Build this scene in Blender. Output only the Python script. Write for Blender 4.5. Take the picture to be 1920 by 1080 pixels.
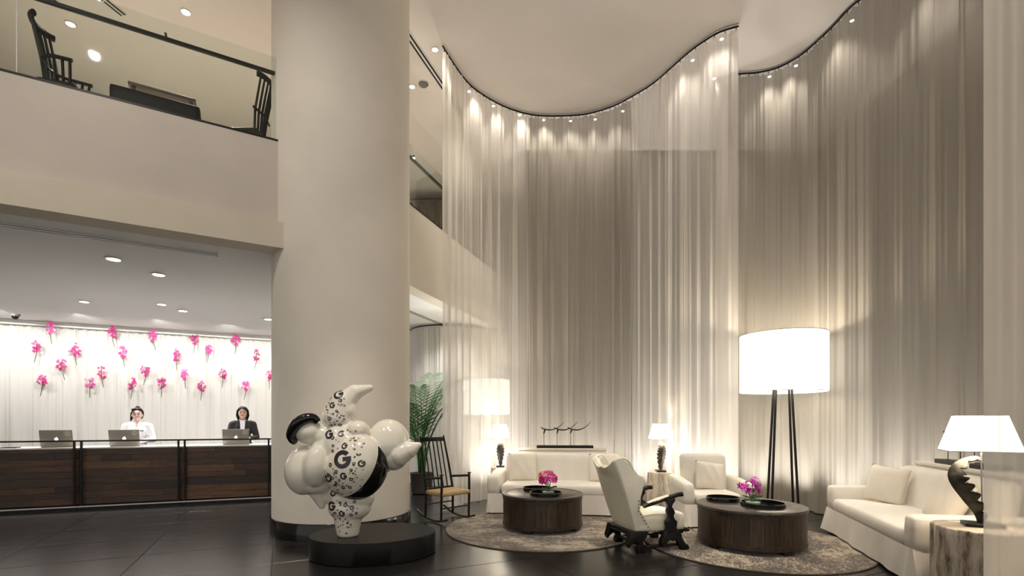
import bpy, bmesh, math, random
from mathutils import Vector, Matrix, Euler
from mathutils.bvhtree import BVHTree

R = math.radians
for o in list(bpy.data.objects):
    bpy.data.objects.remove(o)
S = bpy.context.scene
COL = S.collection

# ------------------------------------------------------------------ camera
cam_data = bpy.data.cameras.new('camera')
cam = bpy.data.objects.new('camera', cam_data)
COL.objects.link(cam)
cam.location = (0, 0, 1.4)
cam.rotation_euler = (R(90), 0, 0)
cam_data.sensor_width = 36.0
cam_data.lens = 36.0 * 920 / 1920
cam_data.shift_y = 250 / 1920
cam_data.clip_start = 0.05
S.camera = cam

# ------------------------------------------------------------------ world / exposure
w = bpy.data.worlds.new('world')
S.world = w
w.use_nodes = True
w.node_tree.nodes['Background'].inputs[0].default_value = (1.0, 0.955, 0.90, 1)
w.node_tree.nodes['Background'].inputs[1].default_value = 0.50
S.view_settings.view_transform = 'Standard'
S.view_settings.look = 'None'
S.view_settings.exposure = 0.55
S.view_settings.gamma = 1.0
S.view_settings.use_curve_mapping = False

# light levels (watts)
P_LOBBY = 420      # lobby spots over the seating
P_CURTAIN = 55    # spots at the head of the curtain
P_RECEPTION = 230
P_UPPER = 170
P_UPLIGHT = 105  # added uplights that brighten the curtain bottoms

F = 920.0
CEIL = 7.2
def at(px, py, Y):
    return Vector(((px - 960) / F * Y, Y, 1.4 + (790 - py) / F * Y))

# ------------------------------------------------------------------ mesh helpers
class MB:
    def __init__(self):
        self.v = []; self.f = []
    def add(self, vs, fs, M=None):
        b = len(self.v)
        for p in vs:
            p = Vector(p)
            self.v.append(M @ p if M else p)
        for f in fs:
            self.f.append([b + i for i in f])
        return self
    def box(self, c, s, M=None):
        x, y, z = c; a, b, d = s[0] / 2, s[1] / 2, s[2] / 2
        vs = [(x-a,y-b,z-d),(x+a,y-b,z-d),(x+a,y+b,z-d),(x-a,y+b,z-d),(x-a,y-b,z+d),(x+a,y-b,z+d),(x+a,y+b,z+d),(x-a,y+b,z+d)]
        fs = [(0,3,2,1),(4,5,6,7),(0,1,5,4),(1,2,6,5),(2,3,7,6),(3,0,4,7)]
        return self.add(vs, fs, M)
    def tube(self, pts, rad, n=8, M=None, flat=1.0, cap=True):
        pts = [Vector(p) for p in pts]
        if not isinstance(rad, (list, tuple)): rad = [rad] * len(pts)
        vs, fs = [], []
        up = None
        for i, p in enumerate(pts):
            t = (pts[min(i+1, len(pts)-1)] - pts[max(i-1, 0)])
            if t.length < 1e-9: t = Vector((0,0,1))
            t.normalize()
            if up is None:
                up = Vector((0,0,1)) if abs(t.z) < 0.9 else Vector((1,0,0))
            a = t.cross(up)
            if a.length < 1e-6: a = t.orthogonal()
            a.normalize(); b = a.cross(t).normalized(); up = b
            for k in range(n):
                th = 2 * math.pi * k / n
                vs.append(p + a * (math.cos(th) * rad[i]) + b * (math.sin(th) * rad[i] * flat))
        for i in range(len(pts) - 1):
            for k in range(n):
                k2 = (k + 1) % n
                fs.append((i*n+k, i*n+k2, (i+1)*n+k2, (i+1)*n+k))
        if cap:
            fs.append(tuple(range(n))[::-1]); fs.append(tuple((len(pts)-1)*n + k for k in range(n)))
        return self.add(vs, fs, M)
    def lathe(self, prof, n=32, M=None, cap=True, sx=1.0, sy=1.0, wob=None):
        vs, fs = [], []
        for (r, z) in prof:
            for k in range(n):
                th = 2 * math.pi * k / n
                q = r * (wob(th, z) if wob else 1)
                vs.append((q * math.cos(th) * sx, q * math.sin(th) * sy, z))
        for i in range(len(prof) - 1):
            for k in range(n):
                k2 = (k + 1) % n
                fs.append((i*n+k, i*n+k2, (i+1)*n+k2, (i+1)*n+k))
        if cap:
            if prof[0][0] > 1e-6: fs.append(tuple(range(n))[::-1])
            if prof[-1][0] > 1e-6: fs.append(tuple((len(prof)-1)*n + k for k in range(n)))
        return self.add(vs, fs, M)
    def ell(self, c, r, rot=(0,0,0), n=20, m=12, M=None):
        E = Euler(rot).to_matrix(); c = Vector(c)
        vs, fs = [], []
        for i in range(m + 1):
            ph = math.pi * i / m
            for k in range(n):
                th = 2 * math.pi * k / n
                vs.append(c + E @ Vector((r[0]*math.sin(ph)*math.cos(th), r[1]*math.sin(ph)*math.sin(th), -r[2]*math.cos(ph))))
        for i in range(m):
            for k in range(n):
                k2 = (k + 1) % n
                fs.append((i*n+k, i*n+k2, (i+1)*n+k2, (i+1)*n+k))
        return self.add(vs, fs, M)
    def cap(self, p0, r0, p1, r1, n=14, M=None):
        p0 = Vector(p0); p1 = Vector(p1); d = p1 - p0; L = d.length or 1e-6; t = d / L
        pts, rad = [], []
        for i in range(6):
            a = math.pi / 2 * (1 - i / 5.0)
            pts.append(p0 - t * (r0 * math.sin(a))); rad.append(max(r0 * math.cos(a), 1e-4))
        for i in range(6):
            a = math.pi / 2 * (i / 5.0)
            pts.append(p1 + t * (r1 * math.sin(a))); rad.append(max(r1 * math.cos(a), 1e-4))
        return self.tube(pts, rad, n, M)
    def prism(self, poly, y0, y1, M=None):
        """outline in x,z extruded from y0 to y1"""
        n = len(poly)
        vs = [(x, y0, z) for x, z in poly] + [(x, y1, z) for x, z in poly]
        fs = [tuple(range(n)), tuple(range(2*n-1, n-1, -1))]
        for i in range(n):
            j = (i + 1) % n
            fs.append((j, i, n + i, n + j))
        return self.add(vs, fs, M)
    def slab(self, poly, z0, z1):
        n = len(poly)
        vs = [(x, y, z0) for x, y in poly] + [(x, y, z1) for x, y in poly]
        fs = [tuple(range(n))[::-1], tuple(range(n, 2*n))]
        for i in range(n):
            j = (i + 1) % n
            fs.append((i, j, n + j, n + i))
        return self.add(vs, fs)
    def grid(self, fn, nu, nv, cu=False):
        vs = [fn(i / nu, j / nv) for j in range(nv + 1) for i in range(nu + (0 if cu else 1))]
        W = nu + (0 if cu else 1); fs = []
        for j in range(nv):
            for i in range(nu):
                i2 = (i + 1) % W
                fs.append((j*W+i, j*W+i2, (j+1)*W+i2, (j+1)*W+i))
        return self.add(vs, fs)
    def mesh(self, name, bevel=0, seg=2, smooth=True, angle=40, subdiv=0, fix=True):
        me = bpy.data.meshes.new(name)
        me.from_pydata([tuple(p) for p in self.v], [], self.f)
        bm = bmesh.new(); bm.from_mesh(me)
        if fix: bmesh.ops.recalc_face_normals(bm, faces=bm.faces)
        if bevel > 0:
            es = [e for e in bm.edges if len(e.link_faces) == 2 and e.calc_face_angle(0) > R(35)]
            bmesh.ops.bevel(bm, geom=es, offset=bevel, segments=seg, profile=0.5, affect='EDGES', clamp_overlap=True)
        if subdiv:
            bmesh.ops.subdivide_edges(bm, edges=bm.edges[:], cuts=subdiv, use_grid_fill=True)
        bm.to_mesh(me); bm.free()
        if smooth:
            for p in me.polygons: p.use_smooth = True
            me.set_sharp_from_angle(angle=R(angle))
        return me
    def build(self, name, mat, parent=None, **k):
        return link(name, self.mesh(name, **k), mat, parent)

def link(name, me, mat, parent=None):
    o = bpy.data.objects.new(name, me)
    if mat is not None and len(me.materials) == 0: me.materials.append(mat)
    COL.objects.link(o)
    if parent: o.parent = parent
    return o
def tag(o, label, cat, group=None, kind=None):
    o['label'] = label; o['category'] = cat
    if group: o['group'] = group
    if kind: o['kind'] = kind
    return o
def thing(name, label, cat, loc=(0,0,0), rz=0, group=None):
    o = bpy.data.objects.new(name, None); COL.objects.link(o)
    o.empty_display_size = 0.1
    o.location = loc; o.rotation_euler = (0, 0, rz)
    return tag(o, label, cat, group)
def struct(o, label=None):
    o['kind'] = 'structure'
    if label: o['label'] = label
    return o
def copy_tree(o, parent=None):
    c = o.copy(); COL.objects.link(c); c.parent = parent
    for ch in list(o.children): copy_tree(ch, c)
    return c
ORD = ['first','second','third','fourth','fifth','sixth','seventh','eighth','ninth','tenth','eleventh','twelfth','thirteenth','fourteenth','fifteenth','sixteenth','seventeenth','eighteenth','nineteenth','twentieth','twenty-first','twenty-second','twenty-third','twenty-fourth']

def blob(name, prims, mat, parent=None, voxel=0.02, smooth=6):
    """one continuous surface grown over overlapping ellipsoids and tapered limbs"""
    m = MB()
    for p in prims:
        if p[0] == 'e': m.ell(p[1], p[2], p[3] if len(p) > 3 else (0,0,0), n=48, m=28)
        elif p[0] == 'c': m.cap(p[1], p[2], p[3], p[4], n=28)
        elif p[0] == 'b': m.box(p[1], p[2])
    me = m.mesh(name + '_src', smooth=False)
    o = bpy.data.objects.new(name + '_tmp', me); COL.objects.link(o)
    r = o.modifiers.new('r', 'REMESH'); r.mode = 'VOXEL'; r.voxel_size = voxel; r.adaptivity = 0
    if smooth:
        s = o.modifiers.new('s', 'SMOOTH'); s.iterations = smooth; s.factor = 0.5
    bpy.context.view_layer.update()
    dg = bpy.context.evaluated_depsgraph_get()
    nm = bpy.data.meshes.new_from_object(o.evaluated_get(dg))
    bpy.data.objects.remove(o)
    for p in nm.polygons: p.use_smooth = True
    nm.name = name
    nm.materials.clear()
    return link(name, nm, mat, parent)

# ------------------------------------------------------------------ materials
def nodes(name):
    m = bpy.data.materials.new(name); m.use_nodes = True
    nt = m.node_tree
    return m, nt, nt.nodes['Principled BSDF']
def mat(name, col, rough=0.6, metal=0.0, var=0.0, scale=8.0, bump=0.0, bscale=60.0, stretch=(1,1,1), coat=0.0, spec=0.5, sheen=0.0, col2=None, emit=None, estr=0.0, rvar=0.0, detail=5):
    m, nt, b = nodes(name)
    b.inputs['Base Color'].default_value = (*col, 1)
    b.inputs['Roughness'].default_value = rough
    b.inputs['Metallic'].default_value = metal
    b.inputs['Specular IOR Level'].default_value = spec
    b.inputs['Coat Weight'].default_value = coat
    b.inputs['Coat Roughness'].default_value = 0.05
    b.inputs['Sheen Weight'].default_value = sheen
    if emit:
        b.inputs['Emission Color'].default_value = (*emit, 1); b.inputs['Emission Strength'].default_value = estr
    L = nt.links
    tc = nt.nodes.new('ShaderNodeTexCoord'); mp = nt.nodes.new('ShaderNodeMapping')
    mp.inputs['Scale'].default_value = stretch
    L.new(tc.outputs['Object'], mp.inputs['Vector'])
    if var or col2:
        n = nt.nodes.new('ShaderNodeTexNoise'); n.inputs['Scale'].default_value = scale; n.inputs['Detail'].default_value = detail
        L.new(mp.outputs[0], n.inputs['Vector'])
        cr = nt.nodes.new('ShaderNodeValToRGB')
        c2 = col2 if col2 else tuple(c * (1 - var) for c in col)
        c1 = col if col2 else tuple(min(1, c * (1 + var)) for c in col)
        cr.color_ramp.elements[0].position = 0.32; cr.color_ramp.elements[0].color = (*c2, 1)
        cr.color_ramp.elements[1].position = 0.68; cr.color_ramp.elements[1].color = (*c1, 1)
        L.new(n.outputs['Fac'], cr.inputs[0]); L.new(cr.outputs[0], b.inputs['Base Color'])
        if rvar:
            mr = nt.nodes.new('ShaderNodeMapRange')
            mr.inputs[3].default_value = rough - rvar; mr.inputs[4].default_value = rough + rvar
            L.new(n.outputs['Fac'], mr.inputs[0]); L.new(mr.outputs[0], b.inputs['Roughness'])
    if bump:
        n2 = nt.nodes.new('ShaderNodeTexNoise'); n2.inputs['Scale'].default_value = bscale; n2.inputs['Detail'].default_value = 4
        L.new(mp.outputs[0], n2.inputs['Vector'])
        bp = nt.nodes.new('ShaderNodeBump'); bp.inputs['Strength'].default_value = bump; bp.inputs['Distance'].default_value = 0.01
        L.new(n2.outputs['Fac'], bp.inputs['Height']); L.new(bp.outputs[0], b.inputs['Normal'])
    return m
def cloth_mat(name, col, transp=0.25, transl=0.45, weave=0.0):
    m = bpy.data.materials.new(name); m.use_nodes = True
    nt = m.node_tree; nt.nodes.clear(); L = nt.links
    out = nt.nodes.new('ShaderNodeOutputMaterial')
    d = nt.nodes.new('ShaderNodeBsdfDiffuse'); d.inputs[0].default_value = (*col, 1)
    t = nt.nodes.new('ShaderNodeBsdfTranslucent'); t.inputs[0].default_value = (*col, 1)
    x = nt.nodes.new('ShaderNodeBsdfTransparent')
    a = nt.nodes.new('ShaderNodeMixShader'); a.inputs[0].default_value = transl
    c = nt.nodes.new('ShaderNodeMixShader')
    L.new(d.outputs[0], a.inputs[1]); L.new(t.outputs[0], a.inputs[2])
    L.new(a.outputs[0], c.inputs[1]); L.new(x.outputs[0], c.inputs[2])
    # the weave gets denser where it is seen edge-on (threads overlap), as in real voile
    lw = nt.nodes.new('ShaderNodeLayerWeight'); lw.inputs[0].default_value = 0.5
    mr = nt.nodes.new('ShaderNodeMapRange'); mr.inputs[3].default_value = transp; mr.inputs[4].default_value = transp * 0.25
    L.new(lw.outputs['Facing'], mr.inputs[0]); L.new(mr.outputs[0], c.inputs[0])
    L.new(c.outputs[0], out.inputs[0])
    return m
def emis(name, col, s):
    m = bpy.data.materials.new(name); m.use_nodes = True
    nt = m.node_tree; nt.nodes.clear()
    out = nt.nodes.new('ShaderNodeOutputMaterial'); e = nt.nodes.new('ShaderNodeEmission')
    e.inputs[0].default_value = (*col, 1); e.inputs[1].default_value = s
    nt.links.new(e.outputs[0], out.inputs[0]); return m
def glass_mat(name, tint=(0.93,0.96,0.94), refl=0.08):
    m = bpy.data.materials.new(name); m.use_nodes = True
    nt = m.node_tree; nt.nodes.clear(); L = nt.links
    out = nt.nodes.new('ShaderNodeOutputMaterial')
    t = nt.nodes.new('ShaderNodeBsdfTransparent'); t.inputs[0].default_value = (*tint, 1)
    g = nt.nodes.new('ShaderNodeBsdfGlossy'); g.inputs['Roughness'].default_value = 0.02
    mx = nt.nodes.new('ShaderNodeMixShader'); lw = nt.nodes.new('ShaderNodeLayerWeight'); lw.inputs[0].default_value = 0.5
    pw = nt.nodes.new('ShaderNodeMath'); pw.operation = 'POWER'; pw.inputs[1].default_value = 5.0
    ma = nt.nodes.new('ShaderNodeMath'); ma.operation = 'MULTIPLY_ADD'; ma.inputs[1].default_value = 0.6; ma.inputs[2].default_value = 0.035
    L.new(lw.outputs['Facing'], pw.inputs[0]); L.new(pw.outputs[0], ma.inputs[0]); L.new(ma.outputs[0], mx.inputs[0]); L.new(t.outputs[0], mx.inputs[1]); L.new(g.outputs[0], mx.inputs[2])
    L.new(mx.outputs[0], out.inputs[0]); return m

M = {}
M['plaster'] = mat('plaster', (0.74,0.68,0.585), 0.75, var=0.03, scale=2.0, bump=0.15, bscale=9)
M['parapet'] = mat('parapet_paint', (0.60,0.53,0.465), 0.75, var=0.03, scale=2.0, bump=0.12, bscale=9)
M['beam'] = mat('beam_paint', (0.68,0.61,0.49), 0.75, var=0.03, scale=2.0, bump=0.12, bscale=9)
M['stucco'] = mat('stucco', (0.77,0.71,0.61), 0.7, var=0.04, scale=1.5, bump=0.35, bscale=7)
M['ceiling'] = mat('ceiling', (0.80,0.745,0.705), 0.8, var=0.015, scale=1.0)
M['white_ceiling'] = mat('white_ceiling', (0.88,0.875,0.865), 0.8, var=0.01, scale=1.0)
M['black_metal'] = mat('black_metal', (0.008,0.007,0.0065), 0.4, spec=0.3)
M['black_gloss'] = mat('black_gloss', (0.006,0.0055,0.005), 0.10, spec=0.5)
M['black_satin'] = mat('black_satin', (0.009,0.0085,0.008), 0.36, spec=0.16, var=0.15, scale=12)
M['floor_tile'] = mat('floor_tile', (0.016,0.0145,0.0135), 0.24, var=0.25, scale=3.0, stretch=(1,3,1), rvar=0.05, spec=0.5)
M['grout'] = mat('grout', (0.10,0.09,0.08), 0.6)
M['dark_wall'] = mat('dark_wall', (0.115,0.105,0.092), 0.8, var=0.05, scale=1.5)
M['fabric'] = mat('slipcover', (0.78,0.73,0.645), 0.9, var=0.035, scale=5, bump=0.10, bscale=160, sheen=0.2)
M['pillow'] = mat('pillow_linen', (0.77,0.705,0.60), 0.9, var=0.04, scale=6, bump=0.12, bscale=200, sheen=0.2)
M['leather'] = mat('ivory_leather', (0.82,0.77,0.62), 0.32, var=0.04, scale=5, bump=0.06, bscale=60, coat=0.15)
M['black_carved'] = mat('black_carved', (0.005,0.0045,0.004), 0.32, bump=0.3, bscale=40, spec=0.35)
M['brass_nail'] = mat('nail_dark', (0.05,0.04,0.03), 0.3, metal=0.8)
M['black_wood'] = mat('black_wood', (0.007,0.006,0.0055), 0.4, spec=0.25, var=0.2, scale=10, stretch=(1,1,8))
M['rush'] = mat('woven_rush', (0.48,0.33,0.16), 0.8, var=0.22, scale=22, bump=0.6, bscale=50, stretch=(1,6,1))
M['console'] = mat('console_white', (0.74,0.69,0.61), 0.7, var=0.02)
M['porcelain'] = mat('porcelain', (0.83,0.78,0.665), 0.12, coat=0.7, var=0.015, scale=2)
M['letter'] = mat('letter_ink', (0.03,0.022,0.028), 0.25)
M['letter_brown'] = mat('letter_ink_brown', (0.24,0.14,0.09), 0.3)
M['iron'] = mat('aged_iron', (0.10,0.092,0.072), 0.5, metal=0.3, col2=(0.018,0.017,0.014), scale=14, bump=0.25, bscale=40)
M['bronze_dark'] = mat('dark_bronze', (0.009,0.0075,0.0065), 0.4, spec=0.35)
M['steel'] = mat('brushed_steel', (0.62,0.60,0.57), 0.3, metal=1.0)
M['grey_plastic'] = mat('grey_plastic', (0.18,0.175,0.17), 0.5)
M['laptop'] = mat('laptop_shell', (0.36,0.325,0.27), 0.35, metal=0.4)
M['laptop_logo'] = mat('laptop_logo', (0.9,0.9,0.88), 0.4, emit=(1,1,1), estr=0.6)
M['sticker'] = mat('sticker', (0.62,0.58,0.48), 0.5)
M['sticker_dark'] = mat('sticker_dark', (0.20,0.17,0.13), 0.5)
M['white_top'] = mat('white_top', (0.82,0.81,0.80), 0.45)
M['stem'] = mat('stem_green', (0.09,0.13,0.05), 0.6)
M['leaf'] = mat('palm_leaf', (0.03,0.12,0.02), 0.45, var=0.4, scale=3)
M['pot'] = mat('pot_dark', (0.05,0.045,0.04), 0.5)
M['petal_a'] = mat('petal_magenta', (0.46,0.008,0.17), 0.5, var=0.35, scale=25)
M['petal_b'] = mat('petal_pink', (0.66,0.05,0.30), 0.5, var=0.3, scale=25)
M['petal_c'] = mat('petal_violet', (0.60,0.05,0.48), 0.5, var=0.3, scale=25)
M['petal_d'] = mat('petal_red', (0.70,0.03,0.10), 0.5, var=0.3, scale=25)
M['skin'] = mat('skin', (0.68,0.43,0.33), 0.5)
M['skin_light'] = mat('skin_light', (0.74,0.52,0.45), 0.5)
M['hair'] = mat('hair', (0.010,0.007,0.006), 0.5, spec=0.15, bump=0.4, bscale=90, stretch=(1,1,0.15))
M['white_cotton'] = mat('white_cotton', (0.85,0.86,0.88), 0.8)
M['blazer'] = mat('blazer_check', (0.035,0.033,0.036), 0.85, col2=(0.008,0.008,0.009), scale=70)
M['trousers'] = mat('trousers', (0.015,0.015,0.017), 0.8)
M['lips'] = mat('lips', (0.45,0.10,0.10), 0.4)
M['eye'] = mat('eye', (0.02,0.015,0.015), 0.2)
M['lamp_lens'] = emis('lamp_lens', (1.0,0.95,0.86), 40)
M['lamp_lens_soft'] = emis('lamp_lens_soft', (1.0,0.97,0.90), 5)
M['lamp_trim'] = mat('lamp_trim', (0.75,0.73,0.70), 0.4)
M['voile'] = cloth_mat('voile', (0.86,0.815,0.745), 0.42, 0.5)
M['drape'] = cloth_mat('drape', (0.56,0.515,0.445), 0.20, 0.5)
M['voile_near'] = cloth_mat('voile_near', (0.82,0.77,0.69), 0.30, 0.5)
M['white_voile'] = cloth_mat('white_voile', (0.86,0.835,0.79), 0.08, 0.4)
M['brown_drape'] = mat('brown_drape', (0.14,0.115,0.085), 0.9, var=0.35, scale=4, stretch=(6,6,0.2))
M['glass'] = glass_mat('clear_glass')
M['bowl_glass'] = glass_mat('bowl_glass', (0.90,0.96,0.90))
M['dark_upholstery'] = mat('dark_upholstery', (0.005,0.0045,0.004), 0.5, spec=0.2)
M['brown_wood'] = mat('brown_wood', (0.09,0.055,0.032), 0.5, var=0.3, scale=6, stretch=(1,8,8))

def shade_mat(name, s):
    m, nt, b = nodes(name)
    b.inputs['Base Color'].default_value = (0.9,0.87,0.8,1); b.inputs['Roughness'].default_value = 0.9
    b.inputs['Emission Color'].default_value = (1.0,0.945,0.85,1); b.inputs['Emission Strength'].default_value = s
    return m
M['shade'] = shade_mat('lamp_shade_cloth', 2.6)
M['shade_big'] = shade_mat('lamp_shade_cloth_big', 1.7)
M['shade_dim'] = shade_mat('lamp_shade_cloth_dim', 0.5)
M['shade_rim'] = mat('shade_rim', (0.45,0.42,0.38), 0.7)

def plank_mat(name, a, b2, seed):
    m, nt, b = nodes(name); L = nt.links
    tc = nt.nodes.new('ShaderNodeTexCoord'); mp = nt.nodes.new('ShaderNodeMapping')
    mp.inputs['Scale'].default_value = (1.2, 1.2, 14); mp.inputs['Location'].default_value = (seed*3.1, seed, seed*1.7)
    n = nt.nodes.new('ShaderNodeTexNoise'); n.inputs['Scale'].default_value = 3.5; n.inputs['Detail'].default_value = 8; n.inputs['Roughness'].default_value = 0.65
    n.inputs['Distortion'].default_value = 0.6
    cr = nt.nodes.new('ShaderNodeValToRGB')
    cr.color_ramp.elements[0].position = 0.3; cr.color_ramp.elements[0].color = (*b2, 1)
    cr.color_ramp.elements[1].position = 0.72; cr.color_ramp.elements[1].color = (*a, 1)
    L.new(tc.outputs['Object'], mp.inputs['Vector']); L.new(mp.outputs[0], n.inputs['Vector'])
    L.new(n.outputs['Fac'], cr.inputs[0]); L.new(cr.outputs[0], b.inputs['Base Color'])
    bp = nt.nodes.new('ShaderNodeBump'); bp.inputs['Strength'].default_value = 0.3; bp.inputs['Distance'].default_value = 0.004
    L.new(n.outputs['Fac'], bp.inputs['Height']); L.new(bp.outputs[0], b.inputs['Normal'])
    b.inputs['Roughness'].default_value = 0.42
    return m
PLANKS = [plank_mat('old_plank', (0.085,0.046,0.026), (0.020,0.011,0.008), 1), plank_mat('old_plank_warm', (0.125,0.062,0.030), (0.026,0.014,0.009), 2),
          plank_mat('old_plank_dark', (0.050,0.028,0.018), (0.012,0.008,0.006), 3), plank_mat('old_plank_tan', (0.17,0.085,0.036), (0.040,0.020,0.011), 4)]
def stave_mat(name, a, b2, seed):
    m, nt, b = nodes(name); L = nt.links
    tc = nt.nodes.new('ShaderNodeTexCoord'); mp = nt.nodes.new('ShaderNodeMapping')
    mp.inputs['Scale'].default_value = (14, 14, 1.2); mp.inputs['Location'].default_value = (seed, seed*2.3, seed*1.7)
    n = nt.nodes.new('ShaderNodeTexNoise'); n.inputs['Scale'].default_value = 3.0; n.inputs['Detail'].default_value = 8
    cr = nt.nodes.new('ShaderNodeValToRGB')
    cr.color_ramp.elements[0].position = 0.3; cr.color_ramp.elements[0].color = (*b2, 1)
    cr.color_ramp.elements[1].position = 0.75; cr.color_ramp.elements[1].color = (*a, 1)
    L.new(tc.outputs['Object'], mp.inputs['Vector']); L.new(mp.outputs[0], n.inputs['Vector'])
    L.new(n.outputs['Fac'], cr.inputs[0]); L.new(cr.outputs[0], b.inputs['Base Color'])
    b.inputs['Roughness'].default_value = 0.4
    return m
STAVES = [stave_mat('stave', (0.066,0.038,0.019), (0.013,0.008,0.005), 1), stave_mat('stave_warm', (0.080,0.046,0.022), (0.017,0.010,0.006), 2), stave_mat('stave_dark', (0.050,0.029,0.016), (0.010,0.0065,0.004), 3)]
M['table_top'] = mat('table_top', (0.040,0.029,0.022), 0.30, var=0.35, scale=6, stretch=(1,6,1), bump=0.08, bscale=30)

def rug_mat():
    m, nt, b = nodes('rug_pile'); L = nt.links
    tc = nt.nodes.new('ShaderNodeTexCoord')
    n1 = nt.nodes.new('ShaderNodeTexNoise'); n1.inputs['Scale'].default_value = 1.25; n1.inputs['Detail'].default_value = 9; n1.inputs['Roughness'].default_value = 0.7
    mp = nt.nodes.new('ShaderNodeMapping'); mp.inputs['Scale'].default_value = (1,2.2,1); mp.inputs['Rotation'].default_value = (0,0,R(20))
    L.new(tc.outputs['Object'], mp.inputs['Vector']); L.new(mp.outputs[0], n1.inputs['Vector'])
    n2 = nt.nodes.new('ShaderNodeTexNoise'); n2.inputs['Scale'].default_value = 26; n2.inputs['Detail'].default_value = 5
    L.new(mp.outputs[0], n2.inputs['Vector'])
    vo = nt.nodes.new('ShaderNodeTexVoronoi'); vo.inputs['Scale'].default_value = 11; L.new(mp.outputs[0], vo.inputs['Vector'])
    add = nt.nodes.new('ShaderNodeMath'); add.operation = 'MULTIPLY_ADD'; add.inputs[1].default_value = 0.5
    L.new(n2.outputs['Fac'], add.inputs[0])
    m2 = nt.nodes.new('ShaderNodeMath'); m2.operation = 'MULTIPLY_ADD'; m2.inputs[1].default_value = 0.12
    L.new(vo.outputs['Distance'], m2.inputs[0])
    sc = nt.nodes.new('ShaderNodeMath'); sc.operation = 'MULTIPLY'; sc.inputs[1].default_value = 0.70
    L.new(n1.outputs['Fac'], sc.inputs[0]); L.new(sc.outputs[0], m2.inputs[2]); L.new(m2.outputs[0], add.inputs[2])
    cr = nt.nodes.new('ShaderNodeValToRGB')
    e = cr.color_ramp.elements
    e[0].position = 0.575; e[0].color = (0.030,0.020,0.012,1)
    e[1].position = 0.745; e[1].color = (0.37,0.30,0.215,1)
    k = e.new(0.655); k.color = (0.115,0.084,0.052,1)
    L.new(add.outputs[0], cr.inputs[0]); L.new(cr.outputs[0], b.inputs['Base Color'])
    bp = nt.nodes.new('ShaderNodeBump'); bp.inputs['Strength'].default_value = 0.7; bp.inputs['Distance'].default_value = 0.01
    L.new(n2.outputs['Fac'], bp.inputs['Height']); L.new(bp.outputs[0], b.inputs['Normal'])
    b.inputs['Roughness'].default_value = 0.95; b.inputs['Sheen Weight'].default_value = 0.3
    return m
M['rug'] = rug_mat()
M['rug_edge'] = mat('rug_edge', (0.06,0.045,0.03), 0.9)
def stump_mat():
    m, nt, b = nodes('bleached_bark'); L = nt.links
    tc = nt.nodes.new('ShaderNodeTexCoord'); mp = nt.nodes.new('ShaderNodeMapping'); mp.inputs['Scale'].default_value = (5,5,1.3)
    L.new(tc.outputs['Object'], mp.inputs['Vector'])
    n = nt.nodes.new('ShaderNodeTexNoise'); n.inputs['Scale'].default_value = 2.4; n.inputs['Detail'].default_value = 8; n.inputs['Roughness'].default_value = 0.7
    L.new(mp.outputs[0], n.inputs['Vector'])
    cr = nt.nodes.new('ShaderNodeValToRGB'); e = cr.color_ramp.elements
    e[0].position = 0.33; e[0].color = (0.05,0.036,0.026,1)
    e[1].position = 0.57; e[1].color = (0.66,0.60,0.51,1)
    k = e.new(0.43); k.color = (0.36,0.30,0.225,1)
    L.new(n.outputs['Fac'], cr.inputs[0]); L.new(cr.outputs[0], b.inputs['Base Color'])
    bp = nt.nodes.new('ShaderNodeBump'); bp.inputs['Strength'].default_value = 0.6; bp.inputs['Distance'].default_value = 0.01
    L.new(n.outputs['Fac'], bp.inputs['Height']); L.new(bp.outputs[0], b.inputs['Normal'])
    b.inputs['Roughness'].default_value = 0.85
    return m
M['stump'] = stump_mat()
M['stump_top'] = mat('stump_top', (0.50,0.43,0.34), 0.8, var=0.25, scale=9)

# ================================================================== SETTING
rnd = random.Random(4)
# floor of dark slabs laid at an angle
fl = MB().box((-3, 5, -0.06), (30, 24, 0.10)).build('floor', M['grout'], smooth=False); struct(fl)
TA = R(25); ca, sa = math.cos(TA), math.sin(TA)
TW, TD = 1.24, 0.90
tile_me = MB().box((0,0,0), (TW-0.007, TD-0.007, 0.02)).mesh('tile', bevel=0.002, seg=1, smooth=False)
for i in range(-9, 9):
    for j in range(-4, 18):
        gx = (i + 0.42) * TW; gy = (j + 0.47) * TD
        X = gx * ca - gy * sa; Y = gx * sa + gy * ca
        if Y < 2.6 or Y > 13.5 or abs(X) > Y * 1.12 + 0.9: continue
        if Y > 9.6 and X > 0.6: continue
        t = link('tile', tile_me, M['floor_tile'], fl)
        t.location = (X, Y, -0.0102 + rnd.uniform(-0.0003, 0.0002)); t.rotation_euler = (rnd.uniform(-.0006,.0006), rnd.uniform(-.0006,.0006), TA + (math.pi if rnd.random() < .5 else 0))

# lobby ceiling
struct(MB().box((-3, 5.2, CEIL + 0.1), (30, 24, 0.2)).build('ceiling', M['ceiling'], smooth=False))

# column
CX, CY, CR = -2.25, 6.55, 0.865
colm = MB().lathe([(CR, 0.20), (CR, CEIL)], 96).build('column', M['stucco']); colm.location = (CX, CY, 0)
struct(colm, 'huge round cream plaster column in the middle of the lobby')
MB().lathe([(CR+.02,0.0),(CR+.02,0.195),(CR+.012,0.205),(CR-.02,0.205)], 96).build('base_band', M['black_gloss'], colm)

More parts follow.
